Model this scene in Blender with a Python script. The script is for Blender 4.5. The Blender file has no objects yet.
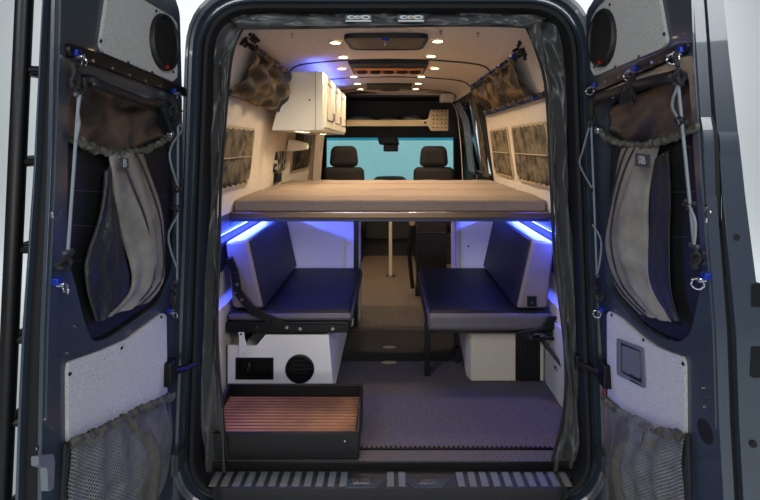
import bpy, bmesh, math, random
from mathutils import Vector, Matrix
from mathutils.geometry import tessellate_polygon
random.seed(7)
C = bpy.context.scene.collection
PI = math.pi
S = bpy.context.scene
# ------------------------------------------------------------------ camera
CY, CZ, F, VX, VY = -1.96, 1.33, 480.0, 390.0, 145.0
cam = bpy.data.cameras.new('camera'); cam.sensor_width = 36; cam.lens = F / 760 * 36
cam.shift_x = -(VX - 380) / 760; cam.shift_y = -(250 - VY) / 760
cam.clip_start = 0.02; cam.clip_end = 100
co = bpy.data.objects.new('camera', cam); C.objects.link(co)
co.location = (0, CY, CZ); co.rotation_euler = (PI / 2, 0, 0); S.camera = co

# ------------------------------------------------------------------ materials
def lin(c): return tuple(((v / 255) / 12.92 if v / 255 <= .04045 else ((v / 255 + .055) / 1.055) ** 2.4) for v in c)
def mat(name, rgb, rough=.5, metal=0, noise=0, scale=20, bump=0, bscale=None, rgb2=None, coat=0, spec=.5, sheen=0, weave=0, detail=3, ramp=(.35, .65)):
    m = bpy.data.materials.new(name); m.use_nodes = True
    n = m.node_tree.nodes; l = m.node_tree.links; b = n['Principled BSDF']
    col = lin(rgb); b.inputs['Base Color'].default_value = (*col, 1)
    b.inputs['Roughness'].default_value = rough; b.inputs['Metallic'].default_value = metal
    b.inputs['Specular IOR Level'].default_value = spec; b.inputs['Coat Weight'].default_value = coat
    b.inputs['Sheen Weight'].default_value = sheen
    tc = n.new('ShaderNodeTexCoord')
    if noise or rgb2:
        t = n.new('ShaderNodeTexNoise'); t.inputs['Scale'].default_value = scale; t.inputs['Detail'].default_value = detail
        l.new(tc.outputs['Object'], t.inputs['Vector'])
        r = n.new('ShaderNodeValToRGB'); r.color_ramp.elements[0].position, r.color_ramp.elements[1].position = ramp
        c2 = lin(rgb2) if rgb2 else tuple(min(1, v * (1 + noise)) for v in col)
        c1 = col if rgb2 else tuple(v * (1 - noise) for v in col)
        r.color_ramp.elements[0].color = (*c1, 1); r.color_ramp.elements[1].color = (*c2, 1)
        l.new(t.outputs['Fac'], r.inputs['Fac']); l.new(r.outputs['Color'], b.inputs['Base Color'])
    if bump:
        t = n.new('ShaderNodeTexNoise'); t.inputs['Scale'].default_value = bscale or scale * 4; t.inputs['Detail'].default_value = 3
        l.new(tc.outputs['Object'], t.inputs['Vector'])
        bp = n.new('ShaderNodeBump'); bp.inputs['Strength'].default_value = bump; bp.inputs['Distance'].default_value = .01
        l.new(t.outputs['Fac'], bp.inputs['Height']); l.new(bp.outputs['Normal'], b.inputs['Normal'])
    return m
def emis(name, rgb, s):
    m = bpy.data.materials.new(name); m.use_nodes = True
    n = m.node_tree.nodes; b = n['Principled BSDF']
    b.inputs['Base Color'].default_value = (*lin(rgb), 1)
    b.inputs['Emission Color'].default_value = (*lin(rgb), 1); b.inputs['Emission Strength'].default_value = s
    return m
def netting(name, rgb, cell=.006, thr=.35, rough=.7, axes=('Y', 'Z')):
    """woven net: threads are cloth, holes between them are open"""
    m = mat(name, rgb, rough, noise=.2, scale=30)
    n = m.node_tree.nodes; l = m.node_tree.links; b = n['Principled BSDF']; out = n['Material Output']
    tc = n.new('ShaderNodeTexCoord'); sp = n.new('ShaderNodeSeparateXYZ'); l.new(tc.outputs['Object'], sp.inputs[0])
    def M(op, a, bb=None):
        q = n.new('ShaderNodeMath'); q.operation = op
        for i, v in enumerate((a, bb)):
            if v is None: continue
            if isinstance(v, (int, float)): q.inputs[i].default_value = v
            else: l.new(v, q.inputs[i])
        return q.outputs[0]
    k = PI / cell
    p = M('ADD', sp.outputs[axes[0]], sp.outputs[axes[1]]); q = M('SUBTRACT', sp.outputs[axes[0]], sp.outputs[axes[1]])
    a = M('ABSOLUTE', M('SINE', M('MULTIPLY', p, k))); c = M('ABSOLUTE', M('SINE', M('MULTIPLY', q, k)))
    h = M('GREATER_THAN', M('MINIMUM', a, c), thr)
    mx = n.new('ShaderNodeMixShader'); tr = n.new('ShaderNodeBsdfTransparent')
    l.new(h, mx.inputs[0]); l.new(b.outputs[0], mx.inputs[1]); l.new(tr.outputs[0], mx.inputs[2]); l.new(mx.outputs[0], out.inputs[0])
    return m
def tinted(name, rgb, gl=.08):
    m = bpy.data.materials.new(name); m.use_nodes = True
    n = m.node_tree.nodes; l = m.node_tree.links
    for x in list(n): n.remove(x)
    o = n.new('ShaderNodeOutputMaterial'); t = n.new('ShaderNodeBsdfTransparent'); g = n.new('ShaderNodeBsdfGlossy'); mx = n.new('ShaderNodeMixShader')
    t.inputs[0].default_value = (*lin(rgb), 1); g.inputs['Roughness'].default_value = .03; mx.inputs[0].default_value = gl
    l.new(t.outputs[0], mx.inputs[1]); l.new(g.outputs[0], mx.inputs[2]); l.new(mx.outputs[0], o.inputs[0])
    return m
def stripes(name, c1, c2, axis, k, rough=.5, thr=.5, metal=0):
    m = mat(name, c1, rough, metal)
    n = m.node_tree.nodes; l = m.node_tree.links; b = n['Principled BSDF']
    tc = n.new('ShaderNodeTexCoord'); w = n.new('ShaderNodeTexWave'); w.bands_direction = axis; w.inputs['Scale'].default_value = k
    l.new(tc.outputs['Object'], w.inputs['Vector'])
    r = n.new('ShaderNodeValToRGB'); r.color_ramp.elements[0].position = thr - .08; r.color_ramp.elements[1].position = thr + .08
    r.color_ramp.elements[0].color = (*lin(c1), 1); r.color_ramp.elements[1].color = (*lin(c2), 1)
    l.new(w.outputs['Fac'], r.inputs['Fac']); l.new(r.outputs['Color'], b.inputs['Base Color'])
    return m

m_paint = mat('blue grey body paint', (46, 55, 66), .34, 0, noise=.05, scale=3, coat=.5)
m_rubber = mat('black rubber seal', (15, 16, 18), .7, spec=.3)
m_black = mat('black powder coated steel', (14, 14, 15), .42, .3)
m_plastic = mat('black plastic', (18, 18, 20), .5)
m_steel = mat('polished steel', (190, 190, 195), .22, 1)
m_alu = mat('brushed aluminium', (170, 165, 160), .3, 1)
m_bluefit = mat('blue anodised aluminium', (16, 44, 140), .4, .5)
m_tweed = mat('light grey tweed', (172, 174, 172), .95, 0, noise=.18, scale=260, bump=.25, bscale=320, detail=1)
m_tweed_tan = mat('sand tweed', (186, 178, 162), .95, 0, noise=.14, scale=220, bump=.2, bscale=300, detail=1)
m_liner = mat('cream fabric headliner', (196, 181, 163), .9, 0, noise=.05, scale=30, bump=.08, bscale=300)
m_wall = mat('cream wall lining', (200, 188, 172), .85, 0, noise=.05, scale=30, bump=.06, bscale=300)
m_white = mat('white laminate', (226, 222, 222), .4)
m_cab = mat('off white cabinet laminate', (222, 218, 204), .4)
m_cushion = mat('taupe bed fabric', (128, 110, 96), .9, 0, noise=.06, scale=60, bump=.1, bscale=400)
m_vinyl = mat('dark grey vinyl', (17, 17, 22), .5, 0, noise=.08, scale=10, spec=.3, bump=.06, bscale=60)
m_vinyl_l = mat('grey leatherette side', (112, 100, 98), .5, 0, noise=.06, scale=12, bump=.12, bscale=18)
m_vinyl_m = mat('mid grey leatherette edge', (84, 78, 82), .45, 0, noise=.06, scale=12, bump=.12, bscale=18)
m_cloth = mat('dark grey ripstop nylon', (50, 51, 51), .42, 0, noise=.15, scale=8, bump=1, bscale=13, sheen=.2)
m_pouch = mat('grey green pouch nylon', (112, 109, 102), .5, 0, noise=.22, scale=12, bump=.8, bscale=18)
m_pouch_d = mat('dark pouch cloth', (25, 26, 28), .5, 0, noise=.2, scale=14, bump=.7, bscale=40)
m_net = netting('dark mesh netting', (112, 114, 112), .0105, .42)
m_hem = mat('dark olive elastic hem', (68, 68, 60), .6, 0, noise=.2, scale=30, bump=.4, bscale=60)
m_net_g = netting('grey window pouch mesh', (116, 114, 104), .0048, .74)
m_camo = mat('camouflage cover cloth', (38, 35, 33), .4, 0, rgb2=(82, 64, 50), scale=9, bump=.4, bscale=14, detail=2, ramp=(.45, .62))
m_screen = mat('black window insulation', (14, 15, 18), .6, 0, noise=.3, scale=60, bump=.2, bscale=60)
m_carpet = mat('charcoal loop carpet', (84, 78, 86), 1, 0, noise=.32, scale=170, bump=.5, bscale=260, detail=2)
m_floor = mat('dark vinyl floor', (36, 31, 32), .6, 0, noise=.1, scale=40)
m_floor2 = mat('brown vinyl plank floor', (96, 82, 72), .55, 0, noise=.15, scale=35)
m_brownc = mat('brown curtain cloth', (84, 70, 48), .7, 0, rgb2=(30, 24, 18), scale=12, bump=.4, bscale=20, ramp=(.4, .62))
m_bag = mat('camouflage storage bag', (132, 106, 68), .45, 0, rgb2=(28, 22, 16), scale=9, bump=.7, bscale=14, ramp=(.38, .52))
m_olive = mat('olive window curtain', (112, 98, 70), .8, 0, rgb2=(52, 46, 36), scale=14, ramp=(.4, .62), bump=.4, bscale=30)
m_drape = mat('slate blue drape', (84, 96, 108), .8, 0, noise=.15, scale=20, bump=.3, bscale=30)
m_orange = mat('orange painted fan housing', (176, 108, 44), .5, 0, noise=.1, scale=20)
m_grillbr = mat('bronze mesh screen', (96, 84, 70), .55, .4, noise=.25, scale=90, bump=.3, bscale=260)
m_wood = mat('teak slat', (158, 108, 72), .5, 0, rgb2=(100, 64, 42), scale=3, detail=6)
m_red = mat('red tail light lens', (190, 16, 20), .15, coat=.6)
m_grey = mat('grey plastic', (92, 98, 104), .5)
m_dkgrey = mat('charcoal plastic', (52, 56, 60), .5)
m_tan = mat('tan painted steel', (168, 148, 116), .5)
m_seatc = mat('dark cab seat cloth', (34, 30, 29), .8, 0, noise=.1, scale=40, bump=.2, bscale=120)
m_cord = mat('grey shock cord', (108, 116, 122), .6)
m_web = mat('black webbing', (20, 20, 22), .8)
m_studio = mat('white studio paper', (236, 240, 242), .95)
m_lamp = emis('warm lamp lens', (255, 226, 170), 14)
m_led = emis('blue led strip', (16, 60, 255), 4)
m_glass = tinted('teal windscreen glass', (206, 238, 238))
m_band = tinted('teal sun band', (120, 196, 208), .05)
m_logo = mat('silver printed emblem', (160, 168, 170), .5)
m_patch = mat('grey emblem backing', (120, 110, 110), .6)
m_dash = mat('black dashboard', (16, 16, 17), .6)
m_step = mat('black bumper plastic', (30, 30, 33), .55, bump=.1, bscale=200)
m_tread = stripes('ribbed tread', (24, 24, 27), (80, 76, 80), 'X', 7.2, .5)
m_tread2 = mat('studded sill mat', (84, 78, 80), .6, bump=0)
m_dot = stripes('dotted rail', (16, 16, 17), (98, 84, 60), 'X', 22, .4)

# ------------------------------------------------------------------ objects
def thing(name, label, cat, loc=(0, 0, 0), group=None):
    o = bpy.data.objects.new(name, None); C.objects.link(o); o.location = loc; o.empty_display_size = .05
    o['label'] = label; o['category'] = cat
    if group: o['group'] = group
    return o
def tag(o, label, cat, group=None):
    o['label'] = label; o['category'] = cat
    if group: o['group'] = group
    return o
def wloc(o):
    v = Vector(o.location)
    return v + wloc(o.parent) if o.parent else v
class MB:
    def __init__(s): s.v = []; s.f = []
    def add(s, vs, fs):
        k = len(s.v); s.v += [Vector(p) for p in vs]; s.f += [tuple(i + k for i in f) for f in fs]; return s
    def box(s, x0, x1, y0, y1, z0, z1, M=None):
        vs = [Vector((x, y, z)) for x in (x0, x1) for y in (y0, y1) for z in (z0, z1)]
        if M: vs = [M @ v for v in vs]
        return s.add(vs, [(0, 1, 3, 2), (4, 6, 7, 5), (0, 4, 5, 1), (2, 3, 7, 6), (0, 2, 6, 4), (1, 5, 7, 3)])
    def hexa(s, q0, q1):
        """solid between two quads"""
        return s.add(list(q0) + list(q1), [(3, 2, 1, 0), (4, 5, 6, 7), (0, 1, 5, 4), (1, 2, 6, 5), (2, 3, 7, 6), (3, 0, 4, 7)])
    def grid(s, fn, nu, nv):
        vs = [fn(i / nu, j / nv) for i in range(nu + 1) for j in range(nv + 1)]
        return s.add(vs, [(i * (nv + 1) + j, (i + 1) * (nv + 1) + j, (i + 1) * (nv + 1) + j + 1, i * (nv + 1) + j + 1) for i in range(nu) for j in range(nv)])
    def tube(s, pts, r, n=8, closed=False):
        pts = [Vector(p) for p in pts]; m = len(pts); rings = []
        up = Vector((0.13, .31, .94))
        for i, p in enumerate(pts):
            a = pts[i - 1] if (i > 0 or closed) else p; b = pts[(i + 1) % m] if (i < m - 1 or closed) else p
            t = (b - a).normalized(); u = t.cross(up)
            if u.length < .1: u = t.cross(Vector((1, 0, 0)))
            u.normalize(); w = t.cross(u); rr = r[i] if isinstance(r, (list, tuple)) else r
            rings.append([p + (u * math.cos(2 * PI * k / n) + w * math.sin(2 * PI * k / n)) * rr for k in range(n)])
        vs = [q for g in rings for q in g]; fs = []
        for i in range(m if closed else m - 1):
            j = (i + 1) % m
            for k in range(n): fs.append((i * n + k, i * n + (k + 1) % n, j * n + (k + 1) % n, j * n + k))
        if not closed: fs += [tuple(range(n))[::-1], tuple((m - 1) * n + k for k in range(n))]
        return s.add(vs, fs)
    def plate(s, outer, fn, n0, n1, holes=()):
        """flat plate with holes; (a,b) outline, fn(a,b,n) -> world"""
        loops = [outer] + list(holes)
        tri = tessellate_polygon([[Vector((p[0], p[1], 0)) for p in lp] for lp in loops])
        flat = [p for lp in loops for p in lp]; N = len(flat)
        vs = [fn(p[0], p[1], n0) for p in flat] + [fn(p[0], p[1], n1) for p in flat]
        fs = [tuple(t) for t in tri] + [tuple(i + N for i in reversed(t)) for t in tri]
        k = 0
        for lp in loops:
            m = len(lp)
            for i in range(m): fs.append((k + i, k + (i + 1) % m, N + k + (i + 1) % m, N + k + i))
            k += m
        return s.add(vs, fs)
    def disc(s, c, r, t, axis, n=28, r2=None):
        """short cylinder from c along axis by t"""
        c = Vector(c); a = Vector(axis).normalized(); u = a.orthogonal().normalized(); w = a.cross(u); r2 = r if r2 is None else r2
        A = [c + (u * math.cos(2 * PI * k / n) + w * math.sin(2 * PI * k / n)) * r for k in range(n)]
        B = [c + a * t + (u * math.cos(2 * PI * k / n) + w * math.sin(2 * PI * k / n)) * r2 for k in range(n)]
        return s.add(A + B, [tuple(range(n))[::-1], tuple(range(n, 2 * n))] + [(k, (k + 1) % n, n + (k + 1) % n, n + k) for k in range(n)])
    def lathe(s, c, axis, prof, n=32):
        c = Vector(c); a = Vector(axis).normalized(); u = a.orthogonal().normalized(); w = a.cross(u); vs = []
        for (r, h) in prof:
            vs += [c + a * h + (u * math.cos(2 * PI * k / n) + w * math.sin(2 * PI * k / n)) * r for k in range(n)]
        fs = [(i * n + k, i * n + (k + 1) % n, (i + 1) * n + (k + 1) % n, (i + 1) * n + k) for i in range(len(prof) - 1) for k in range(n)]
        return s.add(vs, fs)
    def torus(s, c, axis, R, r, n=20, m=6):
        c = Vector(c); a = Vector(axis).normalized(); u = a.orthogonal().normalized(); w = a.cross(u)
        return s.tube([c + (u * math.cos(2 * PI * k / n) + w * math.sin(2 * PI * k / n)) * R for k in range(n)], r, m, True)
    def obj(s, name, m, parent=None, bevel=0, seg=2, solid=0, sub=0, smooth=True, base=None, fix=True):
        o0 = wloc(parent) if parent else Vector(base or (0, 0, 0))
        me = bpy.data.meshes.new(name); me.from_pydata([v - o0 for v in s.v], [], s.f)
        if fix:
            b = bmesh.new(); b.from_mesh(me); bmesh.ops.recalc_face_normals(b, faces=b.faces); b.to_mesh(me); b.free()
        me.materials.append(m); me.update()
        if smooth:
            for p in me.polygons: p.use_smooth = True
            me.set_sharp_from_angle(angle=math.radians(40))
        o = bpy.data.objects.new(name, me); C.objects.link(o)
        if parent: o.parent = parent
        else: o.location = o0
        if solid: q = o.modifiers.new('solid', 'SOLIDIFY'); q.thickness = solid; q.offset = 0
        if sub: q = o.modifiers.new('sub', 'SUBSURF'); q.levels = sub; q.render_levels = sub
        if bevel:
            q = o.modifiers.new('bevel', 'BEVEL'); q.width = bevel; q.segments = seg; q.limit_method = 'ANGLE'; q.angle_limit = math.radians(40); q.harden_normals = False
        return o
def struct(o): o['kind'] = 'structure'; return o
def box(*a): return MB().box(*a)
def fillet(pts, r, n=5):
    out = []; N = len(pts)
    for i in range(N):
        p0, p, p1 = Vector(pts[i - 1]), Vector(pts[i]), Vector(pts[(i + 1) % N])
        rr = r[i] if isinstance(r, (list, tuple)) else r
        d0 = (p0 - p); d1 = (p1 - p); k = min(rr, d0.length * .45, d1.length * .45)
        if k < 1e-4: out.append(tuple(p)); continue
        a = p + d0.normalized() * k; b = p + d1.normalized() * k
        for j in range(n + 1):
            t = j / n; q = a * (1 - t) ** 2 + p * 2 * t * (1 - t) + b * t * t; out.append(tuple(q))
    return out
def interp(pts, t):
    """polyline point at t (0..1), smooth"""
    N = len(pts) - 1; x = min(max(t, 0), 1) * N; i = min(int(x), N - 1); u = x - i
    g = lambda k: Vector(pts[min(max(k, 0), N)])
    p0, p1, p2, p3 = g(i - 1), g(i), g(i + 1), g(i + 2)
    return .5 * ((2 * p1) + (p2 - p0) * u + (2 * p0 - 5 * p1 + 4 * p2 - p3) * u * u + (3 * p1 - p0 - 3 * p2 + p3) * u ** 3)
def P(px, py, d): return Vector(((px - VX) / F * d, CY + d, CZ + (VY - py) / F * d))
def text(body, name, m, parent, fn, size, ext=.0008):
    """lettering as mesh; fn(a,b,n) maps flat letter coordinates to the world"""
    cu = bpy.data.curves.new(name, 'FONT'); cu.body = body; cu.size = size; cu.align_x = 'CENTER'; cu.align_y = 'CENTER'; cu.extrude = ext; cu.resolution_u = 3
    t = bpy.data.objects.new('t', cu); C.objects.link(t)
    bpy.context.view_layer.update()
    me = bpy.data.meshes.new_from_object(t.evaluated_get(bpy.context.evaluated_depsgraph_get()))
    bpy.data.objects.remove(t)
    o = MB(); o.v = [fn(v.co.x, v.co.y, v.co.z) for v in me.vertices]; o.f = [tuple(p.vertices) for p in me.polygons]
    return o.obj(name, m, parent, smooth=False, fix=False)

# ================================================================== studio
def studio():
    b = MB(); prof = [(-7, -.72), (7.5, -.72)] + [(7.5 + 2 * math.sin(a), 1.28 - 2 * math.cos(a)) for a in [PI / 2 * k / 8 for k in range(1, 9)]] + [(9.5, 9)]
    b.grid(lambda u, v: (-14 + 28 * u, *interp_lin(prof, v)), 4, len(prof) - 1)
    struct(b.obj('studio_backdrop', m_studio))
def interp_lin(p, t):
    N = len(p) - 1; x = t * N; i = min(int(x), N - 1); u = x - i
    return (p[i][0] * (1 - u) + p[i + 1][0] * u, p[i][1] * (1 - u) + p[i + 1][1] * u)
studio()

# ================================================================== shell of the van interior
Y0, YB, YC = .10, 3.16, 4.75          # rear edge, bulkhead arch, windscreen
WALL = [(.875, 0), (.875, .48), (.908, .52), (.908, .928), (.880, .960), (.80, 1.57), (.68, 1.82)]
CEIL = [(.68, 1.82), (.65, 1.852), (.6, 1.872), (.5, 1.886), (.3, 1.902), (0, 1.908)]
def wx(z):
    for (a, b), (c, d) in zip(WALL, WALL[1:]):
        if b <= z <= d: return a + (c - a) * (z - b) / max(d - b, 1e-6)
    return WALL[-1][0]
def ceil_z(x):
    x = abs(x); pts = CEIL[::-1]
    for (a, b), (c, d) in zip(pts, pts[1:]):
        if a <= x <= c: return b + (d - b) * (x - a) / (c - a)
    return 1.82
def strip(b, sx, seg, y0, y1, th=.025):
    (xa, za), (xb, zb) = seg
    q = lambda x, z: [(sx * x, y0, z), (sx * x, y1, z)]
    a = [(sx * xa, y0, za), (sx * xa, y1, za), (sx * xb, y1, zb), (sx * xb, y0, zb)]
    c = [(p[0] + sx * th, p[1], p[2]) for p in a]
    b.hexa(a, c)
for sx, nm in ((-1, 'wall_left'), (1, 'wall_right')):
    b = MB()
    for i in range(6):
        seg = (WALL[i], WALL[i + 1])
        if sx == 1 and i in (4, 5):
            strip(b, sx, seg, Y0, 2.06)
            if i == 5: strip(b, sx, ((.70, 1.775), (.68, 1.82)), 2.06, YB)
        elif sx == -1 and i == 4:
            strip(b, sx, seg, Y0, YB)
        else: strip(b, sx, seg, Y0, YB)
    struct(b.obj(nm, m_wall, smooth=False))
prof = [(-x, z) for x, z in CEIL] + [(x, z) for x, z in CEIL[::-1][1:]]
b = MB(); n = len(prof)
b.add([(x, Y0, z) for x, z in prof] + [(x, YB + .05, z) for x, z in prof] + [(x, Y0, z + .03) for x, z in prof] + [(x, YB + .05, z + .03) for x, z in prof],
      [(i, i + 1, n + i + 1, n + i) for i in range(n - 1)] + [(2 * n + i, 2 * n + i + 1, 3 * n + i + 1, 3 * n + i) for i in range(n - 1)] +
      [(i, i + 1, 2 * n + i + 1, 2 * n + i) for i in range(n - 1)] + [(n + i, n + i + 1, 3 * n + i + 1, 3 * n + i) for i in range(n - 1)])
struct(b.obj('ceiling', m_liner))
for i, yy in enumerate((1.26, 2.08, 2.93)):           # black joints across the headliner
    b = MB(); pts = [(x, yy, ceil_z(x) - .003) for x in [-.678 + 1.356 * k / 40 for k in range(41)]]
    for p, q in zip(pts, pts[1:]):
        b.hexa([(p[0], yy - .009, p[2] - .004), (q[0], yy - .009, q[2] - .004), (q[0], yy + .009, q[2] - .004), (p[0], yy + .009, p[2] - .004)],
               [(p[0], yy - .009, p[2] + .006), (q[0], yy - .009, q[2] + .006), (q[0], yy + .009, q[2] + .006), (p[0], yy + .009, p[2] + .006)])
    struct(b.obj('trim_%d' % (i + 1), m_plastic))
# floor: dark glossy vinyl strip and brown planks further in
struct(box(-.875, .875, .052, 1.48, -.04, 0).obj('floor', m_floor))
struct(box(-.875, .875, 1.484, 4.3, -.04, .001).obj('floor', m_floor2))
# bulkhead arch behind the cab
arch_o = [(-.93, -.06), (-.93, 1.0), (-.80, 1.6), (-.68, 1.86), (0, 1.93), (.68, 1.86), (.80, 1.6), (.93, 1.0), (.93, -.06)]
arch_i = fillet([(.80, -.05), (.775, 1.2), (.70, 1.885), (-.66, 1.885), (-.735, 1.2), (-.80, -.05)], [.01, .3, .28, .2, .3, .01], 8)
struct(MB().plate(arch_o, lambda a, c, n: (a, n, c), YB, YB + .07, [arch_i]).obj('trim_4', m_liner, bevel=.006))

# ================================================================== van body
van = thing('camper_van', 'dark blue grey van body with open rear doorway, black seal and bumper step', 'van', (0, 0, -.06))
def ring(off, y, n=9, zb=None):
    zt, zbm = 1.885 + off, -.085 - off if zb is None else zb
    hw = lambda z: .733 + (1.885 - z) * .036 + off
    pts = [(-hw(zt), zt), (hw(zt), zt), (hw(zbm), zbm), (-hw(zbm), zbm)]
    r = max(.02, .19 + off * .8); loop = fillet(pts, [r, r, .17 + off, .17 + off], n)
    return [Vector((x, y, z)) for x, z in loop]
def ring_mesh(prof):
    b = MB(); L = [ring(o, y) for o, y in prof]; n = len(L[0])
    b.add([v for l in L for v in l], [(i * n + k, i * n + (k + 1) % n, (i + 1) * n + (k + 1) % n, (i + 1) * n + k) for i in range(len(L) - 1) for k in range(n)])
    return b
ring_mesh([(.028, .07), (.026, .02), (.034, .005), (.044, .012), (.048, .03), (.062, .03), (.068, .0), (.078, -.006), (.088, .005), (.098, .0), (.106, .02), (.11, .12), (.115, .35)]).obj('rear_frame', m_paint, van)
ring_mesh([(-.004, .08), (-.006, .0), (.0, -.016), (.012, -.022), (.022, -.012), (.028, .01), (.03, .03)]).obj('door_seal', m_rubber, van)
ring_mesh([(.0, .10), (.0, .06), (.03, .06), (.05, .11)]).obj('inner_frame', m_plastic, van)
# outer skin: sides and roof carried forward to the windscreen
bs = MB()
for sx in (-1, 1):
    pl = [(.3, -.15), (4.3, -.15), (4.75, .9), (4.3, 1.95), (.3, 1.95)]
    hole = [[(2.1, 1.02), (3.1, 1.02), (3.1, 1.775), (2.1, 1.775)]] if sx == 1 else []
    bs.plate(pl, lambda a, c, n, sx=sx: (sx * (.96 - max(0, c - 1.0) * .16 + n), a, c), 0, .02, hole)
bs.obj('body_side', m_paint, van)
box(-.82, .82, .3, 4.3, 1.95, 1.98).obj('roof', m_paint, van)
for sx in (-1, 1):
    q = lambda x, y, z: (sx * x, y, z)
    MB().hexa([q(.85, .07, -.3), q(.99, .07, -.3), q(.99, .33, -.3), q(.85, .33, -.3)], [q(.83, .07, 1.2), q(.945, .07, 1.2), q(.945, .33, 1.2), q(.83, .33, 1.2)]).obj('corner_panel', m_paint, van, bevel=.01)
# tail lights, lower hinges
for sx in (-1, 1):
    MB().box(min(sx * .872, sx * .95), max(sx * .872, sx * .95), -.005, .07, .09, .62).obj('tail_light', m_red, van, bevel=.012)
    h = MB(); h.box(min(sx * .845, sx * .90), max(sx * .845, sx * .90), -.05, .02, .02, .09)
    h.disc((sx * .868, -.045, .01), .013, .09, (0, 0, 1)); h.obj('hinge', m_dkgrey, van, bevel=.004)
# bumper step and sill
b = MB()
b.plate(fillet([(-.775, .046), (.775, .046), (.69, -.058), (-.69, -.058)], [.005, .005, .04, .04], 5), lambda a, c, n: (a, c, n), -.09, -.032)
b.obj('bumper_step', m_step, van, bevel=.006, seg=3)
MB().box(-.95, .95, -.17, -.035, -.34, -.125).obj('bumper', m_step, van, bevel=.02, seg=3)
k = -.725
while k < .70:
    if not (-.20 < k < -.015 or .06 < k < .25): MB().box(k, k + .028, -.046, .036, -.033, -.0285).obj('tread_rib', m_grey, van, bevel=.001)
    k += .0475
for cx in (-.115, .150):
    lp = MB().plate(fillet([(cx - .10, -.006), (cx + .10, -.006), (cx + .06, -.056), (cx - .06, -.056)], .006, 3), lambda a, c, n: (a, c, n), -.033, -.029).obj('latch_housing', m_paint, van, bevel=.001)
    b = MB(); b.plate(fillet([(cx - .040, -.010), (cx + .040, -.010), (cx + .036, -.034), (cx - .036, -.034)], .006, 3), lambda a, c, n: (a, c, n), -.029, -.026)
    b.obj('latch_plate', m_steel, lp, bevel=.001)
# threshold: studded mat between two rails
b = MB(); b.box(-.84, .84, .055, .125, 0, .004)
for i in range(68):
    for j in range(4):
        x = -.82 + i * .0242 + (j % 2) * .012; y = .064 + j * .0155
        b.box(x, x + .012, y, y + .009, .004, .007)
b.obj('sill_mat', m_tread2, van)
b = MB(); b.box(-.84, .84, .128, .142, 0, .012); b.box(-.84, .84, .047, .054, -.085, .004)
b.obj('sill_rail', m_black, van, bevel=.002)
b = MB()
for i in range(80): b.box(-.83 + i * .021, -.82 + i * .021, .130, .140, .0125, .014)
b.obj('rail_holes', m_alu, van, smooth=False)
# cab: dark shell, windscreen and dashboard
b = MB()
for sx in (-1, 1):
    b.box(min(sx * .90, sx * .93), max(sx * .90, sx * .93), YB + .08, 4.3, 0, 1.9)
    b.hexa([(sx * .80, 4.02, .6), (sx * .95, 4.02, .6), (sx * .95, 4.1, .6), (sx * .80, 4.1, .6)], [(sx * .785, 3.95, 1.6), (sx * .95, 3.95, 1.6), (sx * .95, 4.03, 1.6), (sx * .785, 3.95 + .08, 1.6)])
b.box(-.9, .9, YB + .08, 4.3, 1.85, 1.9); b.box(-.93, .93, 3.75, 4.1, 1.42, 1.88)
b.obj('cab_lining', m_dash, van)
b = MB(); b.box(-.9, .9, 3.80, 4.7, -.04, .82); b.box(-.32, .32, 3.72, 3.81, .2, .9)
b.lathe((-.0, 3.95, .82), (0, 0, 1), [(.22, -.05), (.21, .09), (.16, .12), (0.001, .13)], 24)
b.obj('dashboard', m_dash, van, bevel=.03, seg=3)
MB().hexa([(-.83, 4.30, .82), (.83, 4.30, .82), (.83, 4.304, .82), (-.83, 4.304, .82)], [(-.80, 4.05, 1.385), (.80, 4.05, 1.385), (.80, 4.054, 1.385), (-.80, 4.054, 1.385)]).obj('windscreen', m_glass, van)
MB().hexa([(-.80, 4.05, 1.386), (.80, 4.05, 1.386), (.80, 4.054, 1.386), (-.80, 4.054, 1.386)], [(-.79, 4.03, 1.43), (.79, 4.03, 1.43), (.79, 4.034, 1.43), (-.79, 4.034, 1.43)]).obj('windscreen_sun_band', m_band, van)

# ================================================================== rear doors
class Door:
    def __init__(s, side):
        s.s = side
        s.a, s.c = (-.842, .02) if side < 0 else (.80, -.06)
    def uv(s, px, py, n=0):
        u = (px - VX) / F; v = (VY - py) / F; t = (s.a - s.s * n) / (u - s.c * v); return (CY + t, CZ + t * v)
    def w(s, y, z, n): return Vector((s.a + s.c * (z - CZ) - s.s * n, y, z))
    def p(s, px, py, n=0): y, z = s.uv(px, py, n); return s.w(y, z, n)
    def wo(s, y, z, n):
        k = (.030 + (1.63 - z) * .026) / .066 if s.s < 0 else min(.072 + (1.70 - z) * .05, .115) / .112
        return s.w(y, z, n * k if n < -.04 else n * .9)
    def poly(s, pts, r=.015, n=4, off=0): return fillet([s.uv(*p, off) for p in pts], r, n)
    def plate(s, pts, n0, n1, r=.015, holes=()): return MB().plate(s.poly(pts, r), s.w, n0, n1, holes)
DL, DR = Door(-1), Door(1)
def bolts(d, parent, pts, n, r=.005, m=None, name='screw'):
    for p in pts: MB().disc(d.p(*p, n - .001), r, .003, (-d.s, 0, 0), 10).obj(name, m or m_black, parent)
def speaker(d, root, px, py, R):
    y, z = d.uv(px, py); c = d.w(y, z, .010); ax = (-d.s, 0, 0)
    sp = MB().lathe(c, ax, [(R, -.008), (R, .010), (R * .97, .016), (R * .90, .016), (R * .88, .008)], 40).obj('speaker', m_plastic, root)
    MB().lathe(c, ax, [(R * .89, .008), (R * .8, .012), (R * .4, .017), (.001, .019)], 40).obj('speaker_grille', m_rubber, sp)
    k = MB(); k.box(-.004, .004, -.004, .004, -.006, .006, Matrix.Translation(c + Vector((-d.s * .014, d.s * 0 - .0, -R * .86)))).obj('badge', m_red, sp)
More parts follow.
